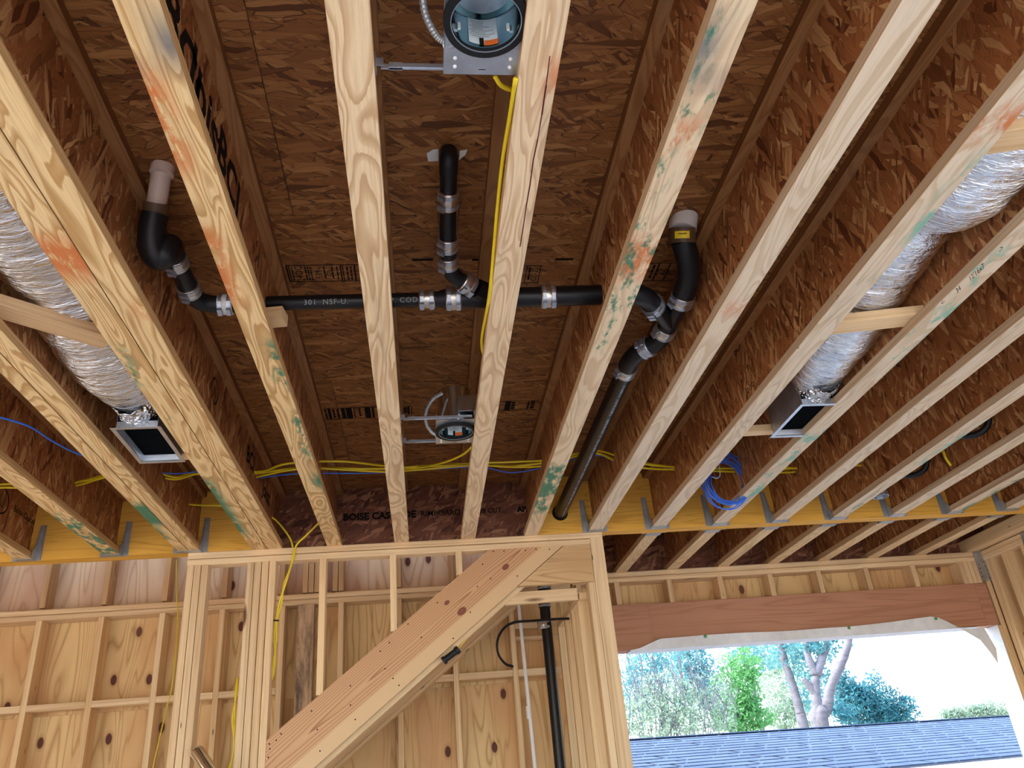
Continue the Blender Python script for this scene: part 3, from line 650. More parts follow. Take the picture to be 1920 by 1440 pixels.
# trap and white stub near the doubled joists
pipe('stub_pipe', [Z(305, 312, 3.225), Z(292, 392, 3.115)], .0305, M['pvc_tan'], dr)
pipe('stub_collar', [Z(306, 311, 3.222), Z(303, 326, 3.195)], .036, M['pvc_tan'], dr)
tpq = [P(a, b, 'z', ZS-.0015) for a, b in ((283, 310), (300, 306), (322, 309), (321, 318), (290, 326))]
MB().add(tpq + [q+Vector((0, 0, .001)) for q in tpq], [[0,1,2,3,4],[9,8,7,6,5]] + [[i, i+5, (i+1) % 5+5, (i+1) % 5] for i in range(5)]).build('blue_tape', M['bluetape'], dr, origin=tpq[0])
pipe('sleeve', [Z(293, 380, 3.125), Z(290, 408, 3.09)], .0375, M['brown_rub'], dr)
pipe('trap', [Z(290, 402, 3.095), Z(284, 435, 3.045), Z(285, 468, 3.0), Z(297, 483, 2.985), Z(310, 476, 2.995), Z(314, 464, 3.02), Z(320, 462, 3.035), Z(326, 476, 3.035), Z(329, 488, 3.03)], [.041]*25+[.039]*12+[.034]*12, M['rubber'], dr)
pipe('pipe', [Z(327, 482, 3.03), Z(356, 545, 3.02)], .0325, M['black_pipe'], dr)
couple(dr, Z(329, 490, 3.029), Z(356, 545, 3.02)-Z(327, 482, 3.03), .034, .045)
couple(dr, Z(354, 541, 3.021), Z(356, 545, 3.02)-Z(327, 482, 3.03), .034, .045)
pipe('elbow', [Z(353, 539, 3.021), Z(364, 557, 3.017), Z(384, 568, ZM), Z(412, 571.5), Z(440, 570.5)], .0315, M['rubber'], dr)
couple(dr, Z(424, 571), Lb-La, r2+.006, .05, M['pvc'])
# junction beyond the flecked joist, and its white closet hub
pipe('closet_hub', [Z(1283, 402, 3.235), Z(1279, 433, 3.165)], .0505, M['pvc'], dr)
sl = pipe('sleeve', [Z(1279, 428, 3.17), Z(1279, 456, 3.125)], .0490, M['brown_rub'], dr)
A_ = Z(1279, 442, 3.147); D_ = (Z(1279, 456, 3.125)-Z(1279, 428, 3.17)).normalized()
n_ = (CAM-A_); n_ = (n_-D_*n_.dot(D_)).normalized(); t_ = D_.cross(n_)
lv = []; 
for i in range(9):
    a = -.55+1.1*i/8
    for s_ in (-.013, .013): lv.append(A_ + D_*s_ + (n_*math.cos(a)+t_*math.sin(a))*.0497)
MB().add(lv, [[2*i, 2*i+1, 2*i+3, 2*i+2] for i in range(8)]).build('yellow_label', M['yellowlab'], sl, origin=A_)
tt = MB()
for k in range(5):
    a0 = -.30+.12*k; 
    for s_ in (-.006,): tt.add([A_ + D_*(s_+e_) + (n_*math.cos(a0+b_)+t_*math.sin(a0+b_))*.0499 for e_, b_ in ((0, 0), (0, .08), (.005, .08), (.005, 0))], [[0, 1, 2, 3]])
tt.build('label_print', M['ink'], sl, origin=A_)
pipe('bend', [Z(1279, 450, 3.135), Z(1286, 472, 3.105), Z(1292, 497, 3.08), Z(1290, 525, 3.055), Z(1281, 553, 3.03)], .0435, M['rubber'], dr)
couple(dr, Z(1279, 561, 3.025), Z(1270, 580, ZM)-Z(1288, 535, 3.045), .040, .052)
w2 = pipe('wye_fitting', [Z(1281, 556, 3.03), Z(1245, 622, 3.008)], .0395, M['black_pipe'], dr)
pipe('branch_hub', [Z(1221, 567, ZM), Z(1257, 605, 3.012)], .037, M['black_pipe'], w2)
pipe('elbow', [Z(1168, 551.5), Z(1190, 551), Z(1210, 557.5), Z(1222, 569)], .0385, M['rubber'], dr)
couple(dr, Z(1224, 573), Z(1232, 582)-Z(1218, 564), .039, .040, M['galv'])
couple(dr, Z(1247, 619, 3.009), Z(1240, 630, 3.005)-Z(1255, 605, 3.012), .0395, .05)
pipe('bend', [Z(1247, 618, 3.009), Z(1240, 633, 3.005), Z(1227, 645, 3.0), Z(1208, 654, 3.0)], .0385, M['rubber'], dr)
couple(dr, Z(1212, 652, 3.0), Z(1200, 659, 3.0)-Z(1226, 645, 3.0), .039, .045, M['galv'])
pipe('bend', [Z(1212, 652, 3.0), Z(1195, 662, 3.0), Z(1182, 676, 2.998), Z(1173, 695, 2.996)], .0395, M['rubber'], dr)
Ea, Eb = Z(1172, 697, 2.996), P(1050, 962, 'y', YB)
couple(dr, Z(1174, 693, 2.997), Eb-Ea, .040, .055)
dv = (Eb-Ea).normalized()
lp = pipe('pipe', [Ea-dv*.03, Eb+dv*.06], .0400, M['black_pipe'], dr)
n_ = (CAM-Ea); n_ = (n_-dv*n_.dot(dv)).normalized(); t_ = dv.cross(n_)
if t_.dot(_r) < 0: t_ = -t_
pm = MB(); L_ = (Eb-Ea).length; s_ = .06
while s_ < L_-.05:                                            # worn row of pale print along the sloping pipe
    w_ = R.uniform(.005, .012)
    if R.random() < .82:
        for k in range(3):
            a0 = .52+.085*k+R.uniform(-.02, .02); b0 = a0+R.uniform(.03, .07)
            pm.add([Ea+dv*(s_+e_)+(n_*math.cos(a_)+t_*math.sin(a_))*.0404 for e_, a_ in ((0, a0), (w_, a0), (w_, b0), (0, b0))], [[0, 1, 2, 3]])
    s_ += w_+R.uniform(.003, .010)
pm.build('worn_print', M['printw'], lp, origin=Ea)
hc = MB().lathe([(.036, 0), (.050, 0), (.050, -.0015)], (Eb.x, YB-.001, Eb.z), 24, 'y'); hc.build('hole_rim', M['ink'], br, origin=Eb)
o = lumber('pipe_rest', P(478, 598, 'z', 2.955), P(534, 593, 'z', 2.955), .07, .045, M['stud']); tag(o, 'short offcut block holding up the end of the printed black pipe', 'wood block')
# stack and white pipe in the stair space
stk = empty('waste_stack', (.86, 5.82, 0), 'tall black drain stack beside a thin white pipe under the stairs', 'pipe')
sx_ = XY(1032, 1240, 5.80).x
pipe('pipe', [(sx_, 5.80, 0), (sx_-.004, 5.80, 3.1)], .037, M['black_pipe'], stk)
couple(stk, P(1019, 1172, 'y', 5.80), (0, 0, 1), .038, .06)
couple(stk, P(1021, 1133, 'y', 5.80), (0, 0, 1), .038, .05, M['rubber'])
couple(stk, P(1020, 1098, 'y', 5.80), (0, 0, 1), .044, .07, M['rubber'])
pw = empty('supply_pipe', (XY(985, 1300, 5.825).x, 5.825, 0), 'thin white plastic pipe with a coupling in the stair space', 'pipe')
a, b = XY(975, 1160, 5.825), XY(1003, 1440, 5.825); d_ = (b-a).normalized(); b0 = a + d_*(a.z/-d_.z)
pipe('pipe', [a - d_*.4, b0], .0125, M['pvc'], pw); q = XY(991, 1336, 5.825); pipe('socket', [q+d_*.04, q-d_*.04], .0165, M['pvc'], pw)
cable('black_cable', [P(1066, 1160, 'y', 5.3), P(1040, 1161, 'y', 5.5), P(1000, 1164, 'y', 5.65), P(965, 1167, 'y', 5.70), P(945, 1178, 'y', 5.76), P(933, 1200, 'y', 5.84), P(934, 1225, 'y', 5.88), P(947, 1244, 'y', 5.92), P(962, 1250, 'y', 5.95)], .009, M['rubber'], 'black cable looping in front of the drain stack')
o = cable('lamp_holder', [P(833, 1238, 'y', YB+.03), P(857, 1220, 'y', YB+.03)], .019, M['rubber'], None, parent=None); tag(o, 'small black socket hung under the diagonal stringer', 'lamp holder')
for k, (pa, pb) in enumerate((((831, 1240), (835, 1236.5)), ((855, 1221.5), (860, 1217)))):
    MB().tube([P(*pa, 'y', YB+.03), P(*pb, 'y', YB+.03)], .024, 14).build('end_flange', M['rubber'], o, True, origin=P(*pa, 'y', YB+.03), sharp=40)
cable('lead_wire', [P(857, 1219, 'y', YB+.03), P(866, 1209, 'y', YB+.04), P(874, 1199, 'y', YB+.05)], .003, M['yellow'], 'short yellow wire leading to the black socket', 'wire')

# ---------------------------------------------------------------- recessed light fixtures
def can(cx, cy, label, far):
    e = empty('recessed_light', (cx, cy, 2.85), label, 'light fixture', 'recessed light housings')
    zb = 2.853; r = .076; h = .19
    MB().lathe([(r, 0), (r, h), (r*.55, h+.012), (.001, h+.012)], (cx, cy, zb+.002), 40).build('housing', M['bright'], e, True, origin=(cx, cy, zb), sharp=40)
    MB().lathe([(r-.002, .004), (r-.002, h-.002)], (cx, cy, zb+.002), 40)  .build('inner_sleeve', M['teal'], e, True, origin=(cx, cy, zb))
    MB().lathe([(.001, 0), (r*.86, 0), (r*.86, .004), (.001, .004)], (cx, cy, zb+h*.56), 32).build('socket_plate', M['galv'], e, True, origin=(cx, cy, zb+h*.7), sharp=30)
    MB().lathe([(r-.001, .010), (r-.001, -.006), (r+.0145, -.006), (r+.0145, .006), (r+.002, .010)], (cx, cy, zb), 48).build('trim_gasket', M['ring'], e, True, origin=(cx, cy, zb), sharp=40)
    MB().lathe([(r-.0022, -.0045), (r-.0022, -.0068), (r-.0005, -.0068), (r-.0005, -.0045)], (cx, cy, zb), 48).build('rim', M['galv'], e, True, origin=(cx, cy, zb), sharp=40)
    y0, y1, x0, x1 = cy-.115, cy+.148, cx-.086, cx+.086
    mpn = MB()                                             # frame plate with a round hole
    N = 40; sq = []; ci = []
    for k in range(N):
        a = 2*math.pi*k/N; c_, s_ = math.cos(a), math.sin(a)
        ci.append((cx+(r+.004)*c_, cy+(r+.004)*s_))
        tx = ((x1-cx) if c_ > 0 else (x0-cx))/c_ if abs(c_) > 1e-6 else 9; ty = ((y1-cy) if s_ > 0 else (y0-cy))/s_ if abs(s_) > 1e-6 else 9
        t = min(tx, ty); sq.append((cx+t*c_, cy+t*s_))
    z0 = zb+.008
    vv = [(x, y, z0) for x, y in ci] + [(x, y, z0) for x, y in sq]
    mpn.add(vv, [[k, (k+1) % N, N+(k+1) % N, N+k] for k in range(N)])
    mpn.box((x0, y1-.002, z0), (x1, y1, z0+.03)); mpn.box((x0-.001, y0, z0), (x0+.001, y1, z0+.028)); mpn.box((x1-.001, y0, z0), (x1+.001, y1, z0+.028)); mpn.box((x0, cy+r, z0-.0005), (x1, y1, z0+.0008))
    pl = mpn.build('mounting_plate', M['galv'], e, origin=(cx, cy, z0))
    for dx in (-.062, .062):
        for dy in (.103, .126): MB().lathe([(.0001, -.003), (.004, -.003), (.0045, 0)], (cx+dx, cy+dy, z0-.0005), 8).build('dimple', M['white'], pl, True, origin=(cx+dx, cy+dy, z0))
    MB().box((cx-.008, cy+.133, z0-.0012), (cx+.008, cy+.1345, z0-.0006)).build('slot', M['ink'], pl, origin=(cx, cy+.13, z0))
    xa, xb = JX['C']+.0455, JX['D']-.0455
    for yb_ in (cy+.142, cy-.108):
        hbm = MB().box((xa+.012, yb_-.002, z0+.006), (cx+.02, yb_+.002, z0+.018)).box((xa+.04, yb_-.0045, z0+.008), (xb-.01, yb_-.002, z0+.020)).box((xa+.03, yb_-.006, z0+.006), (xa+.06, yb_+.004, z0+.021))
        hbm.box((xa, yb_-.014, z0-.002), (xa+.002, yb_+.012, z0+.045)).box((xa, yb_-.010, z0+.006), (xa+.018, yb_-.008, z0+.030)).box((xb-.002, yb_-.014, z0-.002), (xb, yb_+.012, z0+.045))
        hbm.build('hanger_bar', M['galv'], e, origin=(cx, yb_, z0))
    # flexible conduit from the side box up to the housing
    pts = smooth_path([(cx-.080, cy+.075, zb+.020), (cx-.105, cy+.060, zb+.030), (cx-.128, cy+.020, zb+.055), (cx-.128, cy-.03, zb+.09), (cx-.10, cy-.075, zb+.125), (cx-.055, cy-.09, zb+.150)], 12)
    MB().tube(pts, [.0075+.0014*(k % 2) for k in range(len(pts))], 10).build('flexible_conduit', M['hanger'], e, False, origin=(cx-.1, cy, zb))
    MB().tube([(cx-.086, cy+.082, zb+.018), (cx-.066, cy+.074, zb+.016)], .010, 12).build('conduit_connector', M['galv'], e, True, origin=(cx-.07, cy+.08, zb), sharp=40)
    jb = MB().box((cx+.010, y0-.02, z0+.030), (x1+.028, y0+.055, z0+.105)); jb.build('junction_box', M['bright'], e, origin=(cx+.05, y0, z0))
    # labels inside the sleeve, on the far side
    lb = MB(); 
    def patch(a0, a1, h0, h1, rr_, mat, nm, par):
        v = []; n = 10
        for i in range(n+1):
            a = math.radians(a0+(a1-a0)*i/n)
            v += [(cx+rr_*math.cos(a), cy+rr_*math.sin(a), zb+h0), (cx+rr_*math.cos(a), cy+rr_*math.sin(a), zb+h1)]
        return MB().add(v, [[2*i, 2*i+1, 2*i+3, 2*i+2] for i in range(n)]).build(nm, mat, par, True, origin=(cx, cy, zb))
    pp_ = patch(116, 64, .016, .095, r-.0032, M['label'], 'paper_label', e)
    patch(88, 64, .012, .028, r-.0040, M['orange'], 'orange_label', e); patch(97, 89, .012, .036, r-.0040, M['ink'], 'dark_label', e)
    for k in range(9):
        patch(R.uniform(108, 114), R.uniform(66, 90), .038+.0062*k, .0402+.0062*k, r-.0038, M['print'], 'label_print', pp_)
    for a in (40, 140): 
        q = (cx+(r-.006)*math.cos(math.radians(a)), cy+(r-.006)*math.sin(math.radians(a)), zb+.03)
        MB().box((q[0]-.003, q[1]-.003, q[2]), (q[0]+.003, q[1]+.003, q[2]+.018)).build('trim_clip', M['white'], e, origin=q)
    return e
can(.168, 1.148, 'recessed light housing under the strand board near the pipe riser, with yellow cable loop', False)
can(.168, 3.272, 'recessed light housing between the drain pipe and the wall plate', True)

# ---------------------------------------------------------------- ducts and boots
def duct(name, pts, rad, label, seed):
    rs = random.Random(seed); pp = smooth_path(pts, 14); m = len(pp); n = 40; v = []
    ph = [rs.uniform(0, 6.28) for _ in range(8)]; nn = Vector((1, 0, 0)); s = 0
    for i in range(m):
        t = (pp[min(i+1, m-1)]-pp[max(i-1, 0)]).normalized(); nn = (nn-t*nn.dot(t)).normalized(); b = t.cross(nn)
        if i: s += (pp[i]-pp[i-1]).length
        rr_ = rad(i/(m-1)) if callable(rad) else rad
        for k in range(n):
            a = 2*math.pi*k/n
            w = 1 + .020*math.sin(s*38+ph[0]+1.5*math.sin(a+ph[1])) + .015*math.sin(s*90+3*math.sin(2*a+ph[2])) + .012*math.sin(5*a+s*9+ph[3]) + rs.uniform(-.007, .007)
            q = (nn*math.cos(a)*1.0 + b*math.sin(a))*rr_*w
            q.z *= .80
            v.append(pp[i]+q)
    f = [[i*n+k, i*n+(k+1) % n, (i+1)*n+(k+1) % n, (i+1)*n+k] for i in range(m-1) for k in range(n)] + [list(range(n))[::-1], list(range((m-1)*n, m*n))]
    o = mesh_obj(name, [q-Vector(pts[0]) for q in v], f, M['foil'], None, Matrix.Translation(Vector(pts[0])), True); return tag(o, label, 'duct')
def boot(x0, x1, y0, y1, label):
    z = ZJ+.003; e = empty('register_boot', ((x0+x1)/2, (y0+y1)/2, z), label, 'duct boot')
    H = .235; t = .0012; m = MB()
    m.box((x0, y0, z), (x0+t, y1, z+H)).box((x1-t, y0, z), (x1, y1, z+H)).box((x0, y1-t, z), (x1, y1, z+H)).box((x0, y0, z+H), (x1, y1, z+H+t)).box((x0, y0, z), (x1, y0+t, z+.035))
    m.build('body', M['galv'], e, origin=(x0, y0, z))
    f = MB(); w = .017
    f.box((x0-w, y0-w, z-.001), (x0, y1+w, z+.0005)).box((x1, y0-w, z-.001), (x1+w, y1+w, z+.0005)).box((x0, y0-w, z-.001), (x1, y0, z+.0005)).box((x0, y1, z-.001), (x1, y1+w, z+.0005))
    f.build('flange', M['galv'], e, origin=(x0, y0, z))
    f = MB(); s_ = .006                                      # inner returned lip
    for a, b in ((((x0, y0), (x0, y1)), (s_, 0)), (((x1, y1), (x1, y0)), (-s_, 0)), (((x0, y1), (x1, y1)), (0, -s_)), (((x1, y0), (x0, y0)), (0, s_))):
        (p, q), (dx, dy) = a, b
        f.add([(p[0], p[1], z-.0005), (q[0], q[1], z-.0005), (q[0]+dx, q[1]+dy, z+.030), (p[0]+dx, p[1]+dy, z+.030)], [[0, 1, 2, 3]])
    f.build('lip', M['galv'], e, origin=(x0, y0, z))
    MB().box((x0+.004, y0+.004, z+.032), (x1-.004, y1-.004, z+H-.004)).build('throat_shade', M['dark'], e, origin=(x0, y0, z+.05))  # black block stands in for the shade inside the hollow boot
    return e
boot(-1.213, -1.050, 3.100, 3.450, 'galvanized register boot ending the silver duct beside green-edged joist')
boot(1.712, 1.870, 3.095, 3.430, 'galvanized register boot under the bright silver duct beside a pale wood cleat')
duct('flex_duct', [(-1.15, -.8, 3.03), (-1.15, .6, 3.02), (-1.15, 1.6, 3.01), (-1.15, 2.0, 3.02), (-1.15, 2.25, 3.045), (-1.15, 2.6, 3.02), (-1.14, 2.9, 2.985), (-1.132, 3.085, 2.975)], lambda t: .168 if t < .8 else .168-.33*(t-.8), 'crinkled silver foil flexible duct with netting beside doubled joists', 3)
duct('flex_duct', [(1.70, -.8, 3.05), (1.70, .5, 3.05), (1.70, 1.25, 3.048), (1.70, 1.58, 3.0), (1.70, 1.80, 2.99), (1.70, 1.90, 3.06), (1.70, 2.0, 3.10), (1.715, 2.12, 3.065), (1.735, 2.35, 3.055), (1.745, 2.6, 3.02), (1.765, 2.9, 2.985), (1.79, 3.085, 2.968)], lambda t: .170 if t < .40 else (.170-.095*min(1, (t-.40)/.09) if t < .51 else (.075+.085*min(1, (t-.51)/.12) if t < .85 else .160-.36*(t-.85))), 'bright silver foil flexible duct between joists with pencil marks', 5)
for (c, rr_, lab) in (((-1.135, 3.07, 2.968), .11, 'left'), ((1.79, 3.07, 2.960), .105, 'right')):
    rs = random.Random(9); v = []; n = 30
    for j in range(5):
        for k in range(n):
            a = 2*math.pi*k/n; q = rr_*(1+rs.uniform(-.05, .07)) - .008*j*0
            v.append((c[0]+q*math.cos(a)*.86, c[1]-.075+.028*j+rs.uniform(-.006, .006), c[2]+q*math.sin(a)))
    ob = mesh_obj('foil_tape_collar', [(a-c[0], b-c[1], d-c[2]) for a, b, d in v], [[j*n+k, j*n+(k+1) % n, (j+1)*n+(k+1) % n, (j+1)*n+k] for j in range(4) for k in range(n)], M['foiltape'], None, Matrix.Translation(Vector(c)))
    tag(ob, 'crumpled foil tape collar joining %s duct to its boot' % ('netted' if lab == 'left' else 'bright'), 'foil tape')
# wooden supports under the ducts
def brace(name, a, b, w, h, label, mat='stud', up=(0, 0, 1)):
    o = lumber(name, a, b, w, h, M[mat], None, up); return tag(o, label, 'wood block')
zb_ = ZJ+.058
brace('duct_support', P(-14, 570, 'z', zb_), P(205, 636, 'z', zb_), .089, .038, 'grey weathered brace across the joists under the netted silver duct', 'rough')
brace('duct_support', P(1556, 609.5, 'z', zb_), P(1752, 588, 'z', zb_), .089, .038, 'pale knotty brace across the joists under the bright silver duct')
brace('duct_support', P(1840, 262, 'z', zb_-.01), P(1990, 240, 'z', zb_-.01), .089, .038, 'second pale brace under the bright silver duct beside orange smear')
brace('boot_cleat', P(1395, 808, 'z', ZJ+.058), P(1462, 804, 'z', ZJ+.058), .05, .038, 'short pale cleat fixed beside the register boot of bright duct')
brace('boot_cleat', P(332, 850, 'z', ZJ+.058), P(352, 849, 'z', ZJ+.058), .08, .038, 'small wood cleat fixed between register boot and green-edged joist')

# ---------------------------------------------------------------- cables
ZC = 3.04
def cz(seq, z=ZC): return [P(a, b, 'z', z + (c_[0] if c_ else 0)) for a, b, *c_ in seq]
main = [(-40, 913), (40, 912), (95, 916), (150, 905), (200, 893), (250, 888), (290, 887), (330, 896), (375, 886), (430, 889), (470, 891), (540, 880), (600, 876), (720, 879), (780, 877), (890, 871), (960, 872), (1030, 867), (1080, 852), (1122, 849), (1160, 862), (1215, 873), (1290, 879), (1390, 883), (1440, 881), (1500, 880), (1540, 877), (1620, 869), (1690, 864), (1750, 872), (1820, 866), (1880, 857), (1945, 848)]
G1 = 'yellow cables run through the joist webs'
for k, (dy, dz) in enumerate(((0, 0), (-4, .008), (3.5, -.008), (-1, .016))):
    pts = [P(a, b + dy + 2.2*math.sin(i*1.7+k*2.1), 'z', ZC+dz) for i, (a, b) in enumerate(main)]
    if k == 3: pts = pts[10:19]
    if k == 1: pts[11] = P(540, 869, 'z', ZC); pts[12] = P(640, 865, 'z', ZC); pts[10] = P(490, 884, 'z', ZC)
    cable('yellow_cable', pts, .0062, M['yellow'], 'yellow electrical cable strung through the joist webs near the wall plate', 'cable', G1)
cable('blue_cable', cz([(280, 884), (330, 888), (385, 884), (430, 893), (480, 896), (560, 888), (700, 887), (800, 880), (900, 876), (960, 886), (1030, 874), (1080, 860), (1125, 854), (1165, 870), (1230, 879), (1290, 878), (1330, 893), (1352, 894)]), .0035, M['blue'], 'thin blue data cable following the yellow cables to the coil')
cable('blue_cable', cz([(-30, 776), (20, 788), (60, 802), (100, 828), (150, 852), (215, 868)], 2.95), .0045, M['blue'], 'loose blue data cable hanging between joists near the printed logo')
cable('yellow_cable', [P(887, 836, 'z', 2.90), P(868, 852, 'z', 2.94), P(835, 866, 'z', 2.99), P(790, 876, 'z', 3.03), P(745, 880, 'z', 3.04)], .0065, M['yellow'], 'yellow cable dropping from the light fixture near the wall plate')
xD = .243
cable('yellow_cable', [P(928, 143, 'z', 2.875), P(940, 160, 'z', 2.88), P(962, 168, 'z', 2.89), P(966, 150, 'z', 2.89)], .0060, M['yellow'], 'short yellow loop under the edge of the upper light fixture plate')
cable('yellow_cable', [P(967, 147, 'x', xD), P(956, 220, 'x', xD), P(943, 300, 'x', xD), P(933, 390, 'x', xD), P(926, 470, 'x', xD), P(917, 560, 'x', xD), P(905, 625, 'x', xD), P(904, 650, 'x', xD+.004), P(909, 675, 'x', xD+.02)], .0060, M['yellow'], 'long yellow cable hanging along the split joist past the drain pipe')
cable('yellow_cable', [P(328, 943, 'y', 4.62), P(370, 947, 'y', 4.62), P(425, 949, 'y', 4.62), P(480, 962, 'y', 4.66), P(510, 970, 'y', 4.70), P(532, 992, 'y', 4.78), P(545, 1012, 'y', 4.85), P(549, 1026, 'y', 4.862)], .0058, M['yellow'], 'yellow cable curving from behind the doubled joist down to the wall plate')
cable('yellow_cable', [P(618, 955, 'y', 4.74), P(600, 978, 'y', 4.75), P(575, 1003, 'y', 4.80), P(556, 1022, 'y', 4.855), P(551, 1045, 'y', 4.860), P(547, 1057, 'y', 4.862), P(537, 1090, 'y', 4.87), P(524, 1130, 'y', 4.89), P(517, 1165, 'y', 4.90), P(514, 1200, 'y', 4.92), P(516, 1235, 'y', 4.93), P(512, 1270, 'y', 4.95)], .0060, M['yellow'], 'yellow cable passing over the plate and down beside the four-ply post', 'cable', 'cables beside the four-ply post')
cable('yellow_cable', [P(551, 1032, 'y', 4.858), P(545, 1062, 'y', 4.866), P(533, 1095, 'y', 4.88), P(528, 1130, 'y', 4.89), P(519, 1165, 'y', 4.90), P(518, 1200, 'y', 4.92), P(513, 1240, 'y', 4.93), P(510, 1275, 'y', 4.95)], .0060, M['yellow'], 'yellow cable passing over the plate and down beside the four-ply post', 'cable', 'cables beside the four-ply post')
cable('cable_tie', [P(511, 1163, 'y', 4.887), P(523, 1163.5, 'y', 4.887)], .004, M['ink'], 'black tie around the yellow cables beside the post', 'cable tie')
for k, dx in enumerate((0, 6)):
    cable('yellow_cable', [P(446, 1270, 'y', 5.0), P(444-dx*.4, 1300, 'y', 4.98), P(436+dx*.7, 1345, 'y', 4.98), P(438+dx*.2, 1375, 'y', 4.98), P(440-dx*.3, 1398, 'y', 4.98), P(436, 1420, 'y', 4.98), P(425+dx*.5, 1460, 'y', 4.98), P(415, 1560, 'y', 4.98)], .0060, M['yellow'], 'yellow cable hanging in the gap between the two built-up posts', 'cable', 'cables hanging between the posts')
cable('yellow_cable', [P(331, 1050, 'y', 5.90), P(331, 1100, 'y', 5.90), P(333, 1165, 'y', 5.90), P(329, 1230, 'y', 5.88), P(322, 1290, 'y', 5.88), P(312, 1330, 'y', 5.88), P(298, 1390, 'y', 5.88), P(286, 1450, 'y', 5.88), P(280, 1560, 'y', 5.88)], .0045, M['yellow'], 'single yellow cable running down the far sheathed wall')
# coil of blue cable
cc = P(1361, 902, 'y', 4.33); rs = random.Random(4); pts = []
for k in range(12*22):
    a = 2*math.pi*k/22 + 1.2; w = 1+.15*math.sin(k*.092)+.06*math.sin(k*.37)+.05*math.sin(a*2+k*.01); 
    pts.append(cc + Vector((.118*w*math.cos(a)+.012*math.sin(k*.05), .024*math.sin(k*.11)+rs.uniform(-.003, .003), .150*w*math.sin(a)-.012*math.cos(k*.07))))
o = MB().tube(pts, .0033, 5).build('cable_coil', M['blue'], None, True, origin=cc); tag(o, 'loose hank of blue data cable hanging from the yellow cables', 'cable coil')
cable('white_twist_tie', [P(1348, 872, 'y', 4.30), P(1350, 890, 'y', 4.29), P(1344, 897, 'y', 4.30), P(1335, 894, 'y', 4.30)], .002, M['white'], 'white wire tie holding the blue coil', 'tie')
cable('yellow_cable', [P(1768, 845, 'y', 4.1), P(1774, 860, 'y', 4.1), P(1783, 872, 'y', 4.12)], .008, M['yellow'], 'short yellow cable end dangling beside green-streaked joist')
# ceiling box and black cable lumps between the right-hand joists
cb = P(1652, 932, 'y', 4.55)
bx = MB().lathe([(.001, .03), (.048, .03), (.050, .0), (.046, .0), (.044, .026), (.001, .026)], cb, 8).build('ceiling_box', M['galv'], None, False, origin=cb); tag(bx, 'octagonal metal ceiling box beside green-streaked joist', 'electrical box')
MB().box((cb.x-.010, cb.y-.012, cb.z+.028), (cb.x+.030, cb.y+.010, cb.z+.075)).build('bracket', M['dark'], bx, origin=cb)
for px, py, lab in ((1835, 808, 'dark vent elbow lying between the unpainted joists'), (1722, 884, 'dark cable clump beside the joist over the yellow cables')):
    c = P(px, py, 'z', 2.96)
    o = MB().tube(smooth_path([c+Vector((-.07, .06, .0)), c+Vector((-.02, .02, -.015)), c+Vector((.03, -.03, .01)), c+Vector((.06, -.06, .10))], 6), .018, 12).build('vent_elbow', M['rubber'], None, True, origin=c); tag(o, lab, 'pipe')
# leaning metal tube
tip = P(366, 1404, 'y', YB-.035); low = P(916, 2230, 'z', 0.0)
dq = (tip-low).normalized()
o = MB().tube([low, tip-dq*.02, tip-dq*.008, tip], [.036, .036, .032, .020], 24).build('metal_tube', M['chrome'], None, True, origin=low, sharp=40); tag(o, 'shiny chrome tube leaning against the three-ply post', 'metal tube')

# ---------------------------------------------------------------- print on the strand board
def stamp(x0, x1, y0, y1, seed, texts):
    rs = random.Random(seed); z = ZS-.0012; m = MB(); t = .0035
    def bar(a, b, c, d): m.box((a, c, z), (b, d, z+.0008))
    bar(x0, x1, y0, y0+t); bar(x0, x1, y1-t, y1)
    for x, txt, s in texts:
        if txt == '|': bar(x-s/2, x+s/2, y0, y1); continue
        if txt == 'lines':
            yy_ = y0+.012
            while yy_ < y1-.02:
                l = rs.uniform(.008, .03); bar(x-s/2, x+s/2, yy_, min(yy_+l, y1-.01)); yy_ += l+rs.uniform(.004, .008)
            continue
        v, f = text_mesh(txt, s)                             # text reads along -y (towards the camera)
        m.add([(x-q.y, (y0+y1)/2-q.x, z) for q in v], f)
    par = [q for a, b, c, d, q in PANELS if a <= (x0+x1)/2 <= b and c <= (y0+y1)/2 <= d]
    return m.build('grade_stamp', M['ink'], par[0] if par else ceil, origin=((x0+x1)/2, (y0+y1)/2, z))
def zs(px, py): return P(px, py, 'z', ZS)
a, b = zs(536, 497), zs(667, 527)
W_ = b.x-a.x; U_ = lambda px: zs(px, 512).x
stamp(a.x, b.x+.02, a.y, b.y, 1, [(U_(540), '|', .006), (U_(544), '|', .004), (U_(549), 'lines', .005), (U_(562), '24OC', .040), (U_(574), 'lines', .005), (U_(579), 'lines', .005), (U_(584), 'lines', .005), (U_(598), '539-', .036), (U_(609), 'lines', .006), (U_(618), '(2)', .036), (U_(624), 'lines', .005), (U_(633), 'lines', .005), (U_(640), '|', .005), (U_(644), '|', .004), (U_(652), 'lines', .006), (U_(659), 'lines', .006), (U_(666), '|', .006)])
a, b = zs(607, 766), zs(705, 783); U_ = lambda px: zs(px, 774).x
stamp(a.x, b.x, a.y, b.y, 2, [(U_(611), 'lines', .010), (U_(618), '|', .014), (U_(626), 'lines', .012), (U_(634), 'lines', .012), (U_(644), '|', .020), (U_(655), '|', .030), (U_(665), 'lines', .006), (U_(675), 'lines', .010), (U_(690), '|', .03), (U_(700), '|', .012)])
a, b = zs(757, 762), zs(772, 776); U_ = lambda px: zs(px, 769).x
stamp(a.x, b.x, a.y, b.y, 3, [(U_(766), '|', .01), (U_(772), '|', .004), (U_(760), 'lines', .02)])
a, b = zs(985, 498), zs(1011, 530); U_ = lambda px: zs(px, 514).x
